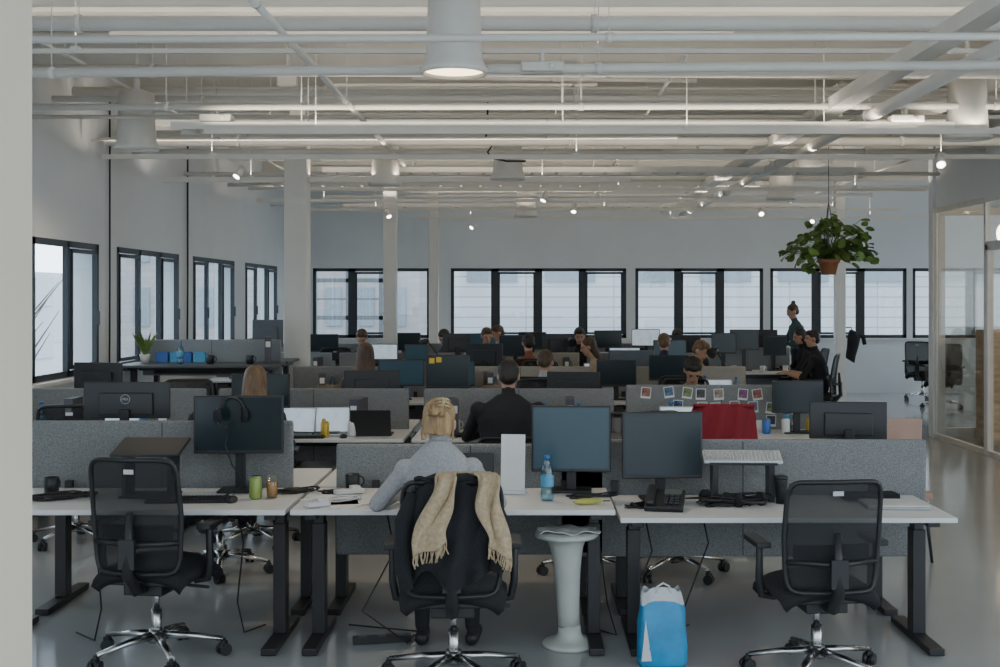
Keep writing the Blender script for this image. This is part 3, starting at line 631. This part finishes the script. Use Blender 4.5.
MB().tube([(-.04,-.03,.34),(-.03,-.035,.39),(.0,-.03,.405),(.03,-.03,.39),(.04,-.03,.34)],.005).obj('handle',M_bw,e)
MB().sheet(lambda u,v:(-.115+.05*u*(1-v)+.02*v,-.076,.04+.2*v),4,6).obj('print',M_bw,e,label='white diagonal print')
for k,(x,y) in enumerate(((-2.35,6.45),(-.75,6.4),(-.7,6.6),(.62,6.4),(.95,6.6),(-1.6,6.6),(.35,6.55))):
    rn=random.Random(k); MB().tube([(x,y,.7),(x+.05,y-.02,.45),(x+rn.uniform(-.15,.15),y-.1,.15),(x+rn.uniform(-.2,.2),y-.2,.012),(x+rn.uniform(-.3,.3),y-.05,.012)],.005,6).obj('power_cable',M_cable,label='black cable hanging under desk',cat='cable',group='cables')
MB().box((0,0,.02),(.3,.05,.035)).box((-.1,0,.038),(.04,.035,.004),1).box((0,0,.038),(.04,.035,.004),1).box((.1,0,.038),(.04,.035,.004),1).obj('power_strip',[M_blk,M_mbackb],loc=(-.75,6.25,0),rz=.2,label='black power strip on floor',cat='power strip')
# ------------------------------------------------------------------ hanging plant
e=empty('hanging_plant',(3.53,14,2.06),0,'hanging leafy green plant in terracotta pot','plant')
MB().lathe([(.001,0),(.08,0),(.115,.14),(.13,.14),(.13,.18),(.11,.18),(.10,.15),(.001,.14)],n=28).obj('pot',mat('terracotta',(.40,.17,.08),.8),e)
b=MB()
for i in range(3): a=2*pi*i/3; b.cone((.12*cos(a),.12*sin(a),.16),(0,0,.85),.004,.004,6)
b.cone((0,0,.85),(0,0,ZC-2.06),.004,.004,6); b.obj('hanging_wire',M_cable,e)
lf=MB(); stm=MB(); rn=random.Random(11)
hs=[(0,0),(.28,.12),(.5,.30),(.56,.58),(.38,.85),(.08,1.0)]
clus=[(.28,.22,.14),(-.26,.16,.13),(.08,.36,.14),(-.10,.30,.14),(.42,.10,.08),(-.18,.02,.10),(.16,.16,.14),(-.04,.16,.14),(-.42,.12,.07),(0.0,.46,.07),(.30,.36,.07)]
for i in range(215):
    cx,cz,cr=clus[i%len(clus)] if rn.random()<.88 else (rn.uniform(-.3,.35),rn.uniform(0,.4),.12)
    p=Vector((cx+rn.gauss(0,cr*.55),rn.gauss(0,.14),.16+cz+rn.gauss(0,cr*.55)))
    a=math.atan2(p.y,p.x)
    if i%2==0: stm.tube([(0,0,.16),p*.55+Vector((0,0,.14)),p],.0035,5)
    d=Vector((cos(a+rn.uniform(-1,1)),sin(a+rn.uniform(-1,1))-.3,rn.uniform(-1.2,.1))).normalized(); sd=d.cross(Vector((rn.uniform(-.8,.8),rn.uniform(-.8,.8),1))).normalized(); up=sd.cross(d)
    L=rn.uniform(.08,.14)
    mid=[p+d*(L*t)+up*(-.15*L*t*t) for w,t in hs]
    lft=[p+d*(L*t)+sd*(L*w*.9)+up*(.12*L*w) for w,t in hs]; rgt=[p+d*(L*t)-sd*(L*w*.9)+up*(.12*L*w) for w,t in hs]
    V=mid+lft+rgt; F=[]
    for k in range(5): F+= [(k,k+1,7+k,6+k),(k,12+k,13+k,k+1)]
    lf.add(V,F)
f=lf.obj('foliage',mat('green_leaves',(.15,.25,.06),.45,scale=5,var=.5),e); f['kind']='stuff'; f=stm.obj('stems',mat('plant_stem',(.14,.2,.06),.6),e); f['kind']='stuff'
e=empty('potted_plant',(-4.05,12.75,1.1),0,'small potted plant on standing desk','plant')
MB().lathe([(.04,0),(.055,.09),(.05,.09),(.001,.08)]).obj('pot',M_white,e); b=MB()
for i in range(34):
    a=rn.uniform(0,6.3); h=rn.uniform(.1,.28); b.sheet(lambda u,v:(cos(a)*h*v*.5+(u-.5)*.03*sin(pi*v),sin(a)*h*v*.6,.07+h*v),2,4)
f=b.obj('foliage',MATS['green_leaves'],e); f['kind']='stuff'
for i in range(4):
    MB().box((0,0,.05),(.13,.11,.10)).box((0,0,.105),(.10,.08,.012)).obj('storage_box',[M_b,mat('box_blue2',(.1,.35,.6),.6)][i%2],loc=(-3.9+i*.15-(.05 if i>1 else 0),12.9,1.1),bevel=.004,label='small blue box on standing desk',cat='box',group='boxes')
# ------------------------------------------------------------------ draped clothes
def coat():
    e=empty('black_coat',(-.34,5.64,0),.03,'black coat draped over chair back','coat')
    def fn(u,v):
        s=(u-.5)*2; w=.205*(.86+.20*min(1,v*2.0)+.05*sin(v*7)); z=.975-(.44+.05*sin(s*5+1))*v-.035*abs(s)**2
        y=-.318-.03*sin(pi*v)+.12*abs(s)**3+.022*sin(s*11+v*5)*(.2+v)+.01*sin(v*14+s*4)
        return (s*w,y,z+.012*sin(s*9))
    b=MB().sheet(fn,40,28)
    b.sheet(lambda u,v:((u-.5)*.34,-.20-.11*v,.99-.0*v-.12*(1-v)**2+.010*sin(u*20)),20,6)
    b.obj('coat_body',M_blk2,e,solid=.018,sub=1)
    for s,L in((-1,.42),(1,.34)):
        MB().tube([(s*.17,-.27,.92),(s*.215,-.29,.80),(s*.22,-.30,.92-L*.7),(s*.20,-.30,.92-L)],[.030,.040,.036,.032],12).obj('sleeve',M_blk2,e)
    MB().tube([(-.12,-.27,.98),(-.07,-.31,1.0),(0,-.32,.995),(.07,-.31,1.0),(.12,-.27,.98)],[.014,.019,.021,.019,.014],10).obj('collar',M_blk2,e)
coat()
M_sc=mat('tan_wool',(.44,.34,.22),.95,scale=60,var=.16,bump=.5,bscale=160)
e=empty('tan_scarf',(-.34,5.64,0),.03,'tan wool scarf with fringes draped on chair','scarf')
b=MB(); fb=MB()
for q,(xt,xb,wt,wb,L) in enumerate(((-.01,-.085,.08,.16,.33),(.135,.205,.10,.115,.35))):
    def fn(u,v,xt=xt,xb=xb,wt=wt,wb=wb,L=L,q=q):
        k=min(1,v*1.2); x=xt+(xb-xt)*k**.8+(u-.5)*(wt+(wb-wt)*k)
        if v<.12: t=v/.12; return (x,-.22-.14*t,.965+.055*sin(t*pi*.6))
        t=(v-.12)/.88; sk=(u-.5)*(.06 if q==0 else -.07)*t
        return (x+.014*sin(t*6+q*2)+.008*sin(u*9+t*9),-.372-.015*t+.014*sin(u*10+t*4+q)*(1.3-.5*t)+.006*sin(t*13+u*5)+.08*max(0,abs(x)-.15),1.018-L*t+sk+.006*sin(u*8))
    b.sheet(fn,22,28)
    for i in range(18):
        p=Vector(fn((i+.5)/18,1)); fb.tube([p,p+Vector((rn.uniform(-.006,.006),0,-.025)),p+Vector((rn.uniform(-.012,.012),0,-.05))],.0035,5)
b.sheet(lambda u,v:(-.05+u*.23,-.21-.05*v+.01*sin(pi*u),.975+.04*v),16,4)
b.obj('scarf_body',M_sc,e,solid=.012,sub=1); f=fb.obj('fringe',M_sc,e); f['kind']='stuff'
def jacket(x,y,rz,m,label,top=1.06,L=.35,w=.5):
    b=MB().sheet(lambda u,v:((u-.5)*w*(.92+.15*v),-.335+.08*abs(u*2-1)**3+.014*sin(u*22+v*4)-.03*v,top-L*v-.03*abs(u*2-1)**2),28,16)
    b.sheet(lambda u,v:((u-.5)*w*.92,-.335+.16*v,top-.005-.12*v*v),16,5)
    b.obj('draped_jacket',m,loc=(x,y,0),rz=rz,solid=.02,label=label,cat='jacket',group='jackets on chairs')
jacket(1.40,8.7,-.05,mat('dark_red_wool',(.26,.02,.03),.9,bump=.3,bscale=100),'dark red jacket draped over chair back',1.05,.38,.46)
jacket(1.98,14.3,pi,M_blk2,'black jacket on chair back')
M_peach=mat('peach_fabric',(.48,.32,.25),.9,bump=.3,bscale=100)
e=empty('visitor_chair',(2.52,8.3,0),.1,'peach upholstered visitor chair with slim legs','chair')
MB().box((0,0,.45),(.44,.42,.06)).obj('seat',M_peach,e,bevel=.02)
MB().box((0,-.2,.84),(.27,.03,.28),0,(.06,0,0)).obj('backrest',M_peach,e,bevel=.012)
for sx in(-1,1):
    for sy in(-1,1): MB().cone((sx*.17,sy*.17,.43),(sx*.21,sy*.2,0),.014,.01).obj('leg',M_leg,e)
    MB().cone((sx*.1,-.2,.44),(sx*.1,-.205,.74),.01).obj('back_post',M_leg,e)
# coat hanging on the column hook
e=empty('hanging_coat',(5.95,21.95,-.12),0,'black coat hanging on a hook beside white column','coat')
b=MB().loft([((0,0,1.32),(.03,0,0),(0,.03,0)),((0.03,0,1.27),(.08,0,0),(0,.05,0)),((.05,0,1.18),(.12,0,0),(0,.07,0)),((.03,0,1.02),(.11,0,.02),(0,.08,0)),((-.01,0,.85),(.09,0,-.02),(0,.07,0)),((-.02,0,.76),(.08,0,-.05),(0,.05,0))],16)
b.obj('coat_body',M_blk2,e); MB().tube([(.13,0,1.22),(.22,0,1.18),(.24,-.02,1.05)],[.03,.04,.035],10).obj('sleeve',M_blk2,e)
MB().tube([(-.12,0,1.36),(0,0,1.37),(.01,0,1.32)],.01).obj('coat_hook',M_blk,e)
# meeting room furniture
o=empty('wooden_sideboard',(6.35,14.7,0),0,'pale wooden sideboard in glazed room','sideboard'); M_wood=mat('warm_wood',(.52,.40,.28),.5,scale=3,var=.2,stretch=(1,1,8))
MB().box((0,0,.72),(1.5,.5,1.36)).box((0,0,.03),(1.4,.42,.06)).obj('carcass',M_wood,o,bevel=.005)
for s in(-1,1):
    d=MB().box((s*.37,-.26,.72),(.72,.02,1.3)).obj('door',M_wood,o,bevel=.003); MB().cone((s*.06,-.285,.65),(s*.06,-.285,.85),.008).obj('handle',M_alu,d)
L=D.lights.new('meeting_room_fill','POINT'); L.energy=110; L.color=(1,.82,.6); L.shadow_soft_size=.2; lo=D.objects.new('meeting_room_fill',L); COL.objects.link(lo); lo.location=(7.6,12.0,2.8)  # added fill light without a fixture, gives the glazed room a warm tone
# ------------------------------------------------------------------ people
M_skin=mat('skin',(.48,.28,.19),.55,var=.05); M_skin2=mat('skin_tan',(.36,.20,.13),.55,var=.05)
M_eye=mat('eye_dark',(.02,.015,.01),.2); M_lip=mat('lips',(.35,.12,.10),.5); M_shoe=mat('black_shoe',(.015,.015,.015),.5)
def hairmat(n,c): return mat(n,c,.5,scale=40,var=.45,bump=.8,bscale=120,stretch=(1,1,.15))
H_bl=hairmat('blonde_hair',(.36,.23,.11)); H_br=hairmat('brown_hair',(.08,.045,.025)); H_dk=hairmat('dark_hair',(.016,.012,.010)); H_lb=hairmat('light_brown_hair',(.17,.10,.05))
def remeshed(mb,name,mats,vox,parent,labels=None,iters=4):
    me=mb.mesh(name,mats[0]); o=D.objects.new(name+'_src',me); COL.objects.link(o)
    q=o.modifiers.new('r','REMESH'); q.mode='VOXEL'; q.voxel_size=vox; q.use_smooth_shade=True
    q=o.modifiers.new('s','SMOOTH'); q.iterations=iters; q.factor=.5
    dg=C.evaluated_depsgraph_get(); nm=D.meshes.new_from_object(o.evaluated_get(dg)); D.objects.remove(o)
    nm.name=name; nm.materials.clear()
    for m in mats: nm.materials.append(m)
    n=len(nm.polygons)
    if labels and n:
        cen=np.empty(n*3); nm.polygons.foreach_get('center',cen); cen=cen.reshape(-1,3); best=np.full(n,1e9); idx=np.zeros(n,dtype=np.int32)
        for p0,p1,r,l in labels:
            p0=np.array(p0);p1=np.array(p1); d=p1-p0; t=np.clip(((cen-p0)@d)/max(d@d,1e-9),0,1); dist=np.linalg.norm(cen-(p0+t[:,None]*d),axis=1)-r
            m=dist<best; best[m]=dist[m]; idx[m]=l
        nm.polygons.foreach_set('material_index',idx)
    nm.polygons.foreach_set('use_smooth',[True]*n)
    r=D.objects.new(name,nm); COL.objects.link(r); r.parent=parent; return r
def person(loc,rz,label,shirt,pants=M_blk2,skin=M_skin,hair=H_br,style='short',pose='sit',lean=.12,t=1.,pitch=0,yaw=0,vox=.0105,hands=None,sleeves=True,clip=None,sw=1.1,neck=.175,side=0.,elb=(.55,-.25,-1),delt=.062,slump=0.):
    e=empty('person',loc,rz,label,'person')
    b=MB(); lab=[]
    def cap(p0,p1,r0,r1,l):
        p0=Vector(p0);p1=Vector(p1); b.tube([p0,p0.lerp(p1,.5),p1],[r0,(r0+r1)/2,r1],12); b.ell(p0,r0,12); b.ell(p1,r1,12); lab.append((tuple(p0),tuple(p1),(r0+r1)/2,l))
    sit=pose=='sit'; hz=.575 if sit else .93
    hip=Vector((0,0,hz)); d=Vector((side,sin(lean),cos(lean))).normalized(); f=Vector((0,cos(lean),-sin(lean)))
    X=Vector((1,0,-side*.9)).normalized()
    T=lambda k:hip+d*(k*t)
    rings=[(-.10,.13,.09),(-.05,.165,.12),(.02,.168,.125),(.12,.14,.105),(.22,.15,.11),(.32,.165,.118),(.38,.155,.105),(.43,.125,.088),(.47,.085,.07),(.50,.055,.055)]
    b.loft([(T(k),X*rx*(sw if k>.1 else 1),f*ry) for k,rx,ry in rings],24)
    lab+= [(tuple(T(-.05)),tuple(T(.02)),.13,1),(tuple(T(.08)),tuple(T(.44)),.13,0)]
    for s in(-1,1):
        if sit: hp=(s*.09,.02,hz-.02); kn=(s*.13,.43,.53); an=(s*.13,.38,.10); toe=(s*.14,.55,.035)
        else: hp=(s*.08,0,hz-.03); kn=(s*.09,.02,.5); an=(s*.09,-.02,.09); toe=(s*.1,.14,.035)
        cap(hp,kn,.088,.06,1); cap(kn,an,.058,.038,1); cap((an[0],an[1]-.03,.04),toe,.038,.034,3)
        sh=T(.385-slump)+X*(s*.155*sw); tgt=None
        if hands: tgt=hands[0 if s<0 else 1]
        if tgt is None: tgt=(s*.16,.42,.765) if sit else (s*.14,.32,1.1)
        w=Vector(tgt); mid=(sh+w)/2; L=(w-sh).length; h=math.sqrt(max(.002,.275**2-(L/2)**2)); el=mid+(Vector((s*elb[0],elb[1],elb[2])).normalized())*h
        cap(sh,el,delt*.82,.042,0); b.ell(sh,delt,12); cap(el,w,.041,.027,0 if sleeves else 2)
        hd=(w-el).normalized(); hd=(hd+Vector((-s*.15,.2,-hd.z*.8))).normalized(); sd=hd.cross(Vector((0,0,1))).normalized(); upv=sd.cross(hd)
        for q in(-.027,-.009,.009,.027): cap(w+sd*q*.6,w+hd*.085+sd*q,.014,.012,2)
        for q,l in((-.029,.058),(-.010,.075),(.010,.08),(.029,.07)):
            k0=w+hd*.085+sd*q; k1=k0+hd*(l*.55)-upv*.008; k2=k1+hd*(l*.42)-upv*.022; cap(k0,k1,.0095,.009,2); cap(k1,k2,.009,.008,2)
        th=w+hd*.03+sd*(-s*.026); k1=th+hd*.035+sd*(-s*.028); cap(th,k1,.013,.011,2); cap(k1,k1+hd*.03-upv*.008,.011,.009,2)
    hc=T(.49)+Vector((d.x*.3,d.y,d.z)).normalized()*neck+f*.02; hc=hc+Vector((0,sin(-pitch)*.06,-abs(sin(pitch))*.02))
    cap(T(.45),hc-d*.06,.056,.05,2)
    R=(Matrix.Rotation(yaw,3,'Z')@Matrix.Rotation(pitch-lean*.3,3,'X'))
    hp=lambda x,y,z:hc+R@Vector((x,y,z))
    b.ell(hp(0,-.008,.02),(.074,.092,.092),20,rot=R); b.ell(hp(0,.02,-.045),(.056,.066,.068),16,rot=R); b.ell(hp(0,.05,-.09),(.03,.03,.025),12,rot=R)
    b.tube([hp(0,.085,.01),hp(0,.106,-.03),hp(0,.088,-.036)],[.008,.014,.01],8); b.ell(hp(0,.075,.028),(.05,.018,.012),10,rot=R)
    for s in(-1,1): b.ell(hp(s*.077,-.005,-.01),(.010,.020,.032),10,rot=R)
    lab.append((tuple(hp(0,0,-.05)),tuple(hp(0,0,.03)),.08,2))
    remeshed(b,'body',[shirt,pants,skin,M_shoe],vox,e,lab)
    for s in(-1,1): MB().ell(hp(s*.03,.081,.002),(.010,.006,.005),8,rot=R).obj('eye',M_eye,e); MB().ell(hp(s*.031,.088,.022),(.016,.004,.003),8,rot=R).obj('eyebrow',hair,e)
    MB().ell(hp(0,.085,-.062),(.022,.006,.006),8,rot=R).obj('mouth',M_lip,e)
    h=MB(); h.ell(hp(0,-.020,.037),(.083,.094,.086),20,rot=R); h.ell(hp(0,-.055,-.01),(.072,.056,.068),16,rot=R)
    if style=='short': h.ell(hp(0,.028,.080),(.066,.062,.040),14,rot=R)
    if style=='bun':
        rb=random.Random(2)
        for i in range(22):
            a=rb.uniform(0,6.28); r0=rb.uniform(.02,.042); h.tube([hp(r0*cos(a),-.095,.05+r0*sin(a)),hp(r0*1.2*cos(a+.7),-.124,.05+r0*1.1*sin(a+.7)),hp(r0*1.0*cos(a+1.5),-.140,.05+r0*.9*sin(a+1.5)),hp(.3*r0*cos(a+2.4),-.142,.05+.4*r0*sin(a+2.4))],[.009,.012,.011,.006],6)
        h.ell(hp(0,-.105,.05),(.048,.034,.046),14,rot=R)
        for i in range(34):
            a=-1+2*i/33; z0=-.085+.02*rb.random(); h.tube([hp(.062*a,-.078,z0),hp(.076*a,-.094,z0*.3),hp(.06*a,-.108,.01),hp(.03*a,-.120,.035)],[.006,.008,.008,.006],5)
        for i in range(6):
            a=rb.choice([-1,1])*rb.uniform(.7,1.0); h.tube([hp(.072*a,-.055,-.02),hp(.080*a,-.06,-.06),hp(.078*a,-.055,-.10)],[.007,.005,.004],5)
    if style=='long':
        h.loft([(hp(0,-.03,.03),R@Vector((.086,0,0)),R@Vector((0,.085,0))),(hp(0,-.05,-.06),R@Vector((.092,0,0)),R@Vector((0,.06,0))),(hp(0,-.08,-.16),R@Vector((.095,0,0)),R@Vector((0,.045,0))),(hp(0,-.09,-.26),R@Vector((.075,0,0)),R@Vector((0,.03,0)))],18)
    if style=='topknot': h.ell(hp(0,-.06,.13),(.04,.04,.035),12,rot=R)
    remeshed(h,'hair',[hair],.0045 if style=='bun' else .008,e,iters=3 if style=='bun' else 2)
    if clip:
        cb=MB(); cb.tube([hp(.03,-.152,.09),hp(.035,-.164,.065),hp(.03,-.158,.04)],[.006,.009,.006],8)
        for k in range(3): cb.tube([hp(.033,-.160,.082-.016*k),hp(.055,-.145,.082-.016*k),hp(.062,-.118,.078-.016*k)],[.006,.006,.004],6); cb.tube([hp(.033,-.160,.082-.016*k),hp(.012,-.158,.082-.016*k),hp(-.004,-.145,.078-.016*k)],[.006,.006,.004],6)
        cb.obj('hair_clip',clip,e)
    MB().tube([T(.475)+X*(.06*cos(a))+f*(.058*sin(a)) for a in [i*pi/10 for i in range(20)]],.011,8,closed=True).obj('collar',shirt,e)
    return e
S_grey=mat('grey_knit',(.38,.38,.39),.95,scale=80,var=.12,bump=.6,bscale=120); S_blk=mat('black_cotton',(.014,.015,.018),.9,bump=.2); S_beige=mat('beige_knit',(.42,.32,.22),.95,bump=.4,bscale=150)
S_teal=mat('dark_teal_top',(.05,.085,.095),.9,bump=.2); S_mus=mat('mustard_shirt',(.38,.24,.08),.9); S_wh=mat('white_shirt',(.45,.46,.48),.9); S_navy=mat('navy_shirt',(.03,.04,.08),.9); S_red=mat('rust_shirt',(.25,.08,.05),.9)
person((-.42,5.84,0),-.03,'blonde woman in grey sweater seated at desk, back turned',S_grey,hair=H_bl,style='bun',lean=.16,t=1.04,pitch=-.30,vox=.0075,hands=[(-.20,.38,.80),(.16,.40,.80)],clip=mat('cream_clip',(.50,.38,.22),.3),sw=1.05,neck=.105,side=-.03,elb=(.55,-.55,-.40),delt=.060,slump=.02)
person((-.13,8.80,0),.0,'dark-haired man in black shirt working, back turned',S_blk,hair=H_dk,lean=.12,pitch=-.2,t=1.02,vox=.009,sw=1.42,neck=.15,elb=(1.1,-.25,-1),delt=.066)
person((-1.98,8.72,0),.1,'light-brown-haired woman seated with back turned',S_navy,hair=H_lb,style='long',lean=.15,t=.9,pitch=-.1)
person((-1.57,11.72,0),.1,'brown-haired woman at desk with back turned',S_blk,hair=H_br,style='long',lean=.1,t=1.0)
person((1.5,11.05,0),pi,'dark-haired person looking down at desk',S_mus,hair=H_dk,lean=.35,t=.92,pitch=-.65)
person((1.98,14.3,0),pi+.4,'person in mustard top working at desk',S_mus,hair=H_lb,lean=.25,t=.93,pitch=-.45,yaw=.5)
person((1.0,15.1,0),pi/2+.1,'woman in beige sweater reaching forward at desk',S_beige,hair=H_br,style='long',lean=.3,t=.95,pitch=-.2,hands=[(-.16,.5,.85),(.16,.48,.8)])
person((.77,17.4,0),pi,'dark-haired man in black behind monitor',S_blk,hair=H_dk,t=1.03,pitch=-.3)
person((-.6,17.4,0),pi+.3,'brown-haired man in light shirt behind screens',S_wh,hair=H_br,t=1.03,pitch=-.3)
person((-.32,18.35,0),pi*.6,'person in white shirt turned sideways',S_wh,hair=H_br,t=1.05,pitch=-.3)
person((-1.15,17.5,0),pi-.3,'dark-haired person behind desk divider',S_navy,hair=H_dk,t=.98,pitch=-.5)
person((-2.35,17.3,0),pi,'brown-haired person seated beside column',S_blk,hair=H_br,t=1.0,pitch=-.6)
person((2.15,17.35,0),pi+.2,'dark-haired man seated at far desks',S_navy,hair=H_dk,t=1.0,pitch=-.4)
person((.05,15.15,0),.2,'dark-haired person in rust shirt, back turned',S_red,hair=H_dk,t=.97,pitch=-.2)
person((1.75,15.2,0),-.1,'light-haired person in navy top, back turned',S_navy,hair=H_lb,t=.98,pitch=-.2)
person((.15,11.75,0),-.2,'brown-haired person in white shirt, back turned',S_wh,hair=H_br,t=.9,lean=.3,pitch=-.3)
person((4.36,19.2,0),pi*.55,'woman with topknot in dark teal top, standing',S_teal,hair=H_br,style='topknot',pose='stand',lean=.1,pitch=-.3,t=.97)
person((4.18,17.85,0),pi/2,'dark-haired woman in black seated at desk',S_blk,hair=H_dk,style='long',t=.97,pitch=-.2)
person((4.0,16.35,0),1.2,'man in black t-shirt seated sideways at desk',S_blk,hair=H_dk,skin=M_skin,t=1.0,sleeves=False,yaw=.4)
# ------------------------------------------------------------------ world & light & camera
w=D.worlds.new('overcast_sky'); C.scene.world=w; w.use_nodes=True; nt=w.node_tree; bg=nt.nodes['Background']; bg.inputs[0].default_value=(.77,.89,1.,1)
tc=nt.nodes.new('ShaderNodeTexCoord'); sp=nt.nodes.new('ShaderNodeSeparateXYZ'); mr=nt.nodes.new('ShaderNodeMapRange')
nt.links.new(tc.outputs['Generated'],sp.inputs[0]); nt.links.new(sp.outputs['Y'],mr.inputs['Value'])
mr.inputs['From Min'].default_value=-1; mr.inputs['From Max'].default_value=1; mr.inputs['To Min'].default_value=1.9; mr.inputs['To Max'].default_value=6.2
nt.links.new(mr.outputs[0],bg.inputs[1])
L=D.lights.new('entrance_portal','AREA'); L.shape='RECTANGLE'; L.size=14; L.size_y=4.2; L.cycles.is_portal=True; lo=D.objects.new('entrance_portal',L); COL.objects.link(lo); lo.location=(2.5,-.5,2.1); lo.rotation_euler=(pi/2,0,0)
cam=D.cameras.new('camera'); cam.sensor_width=36; cam.lens=1200/1000*36; cam.shift_x=-.026; cam.shift_y=-.0365; cam.clip_start=.05; cam.clip_end=200
co=D.objects.new('camera',cam); COL.objects.link(co); co.location=(0,0,1.8); co.rotation_euler=(pi/2,0,0); C.scene.camera=co
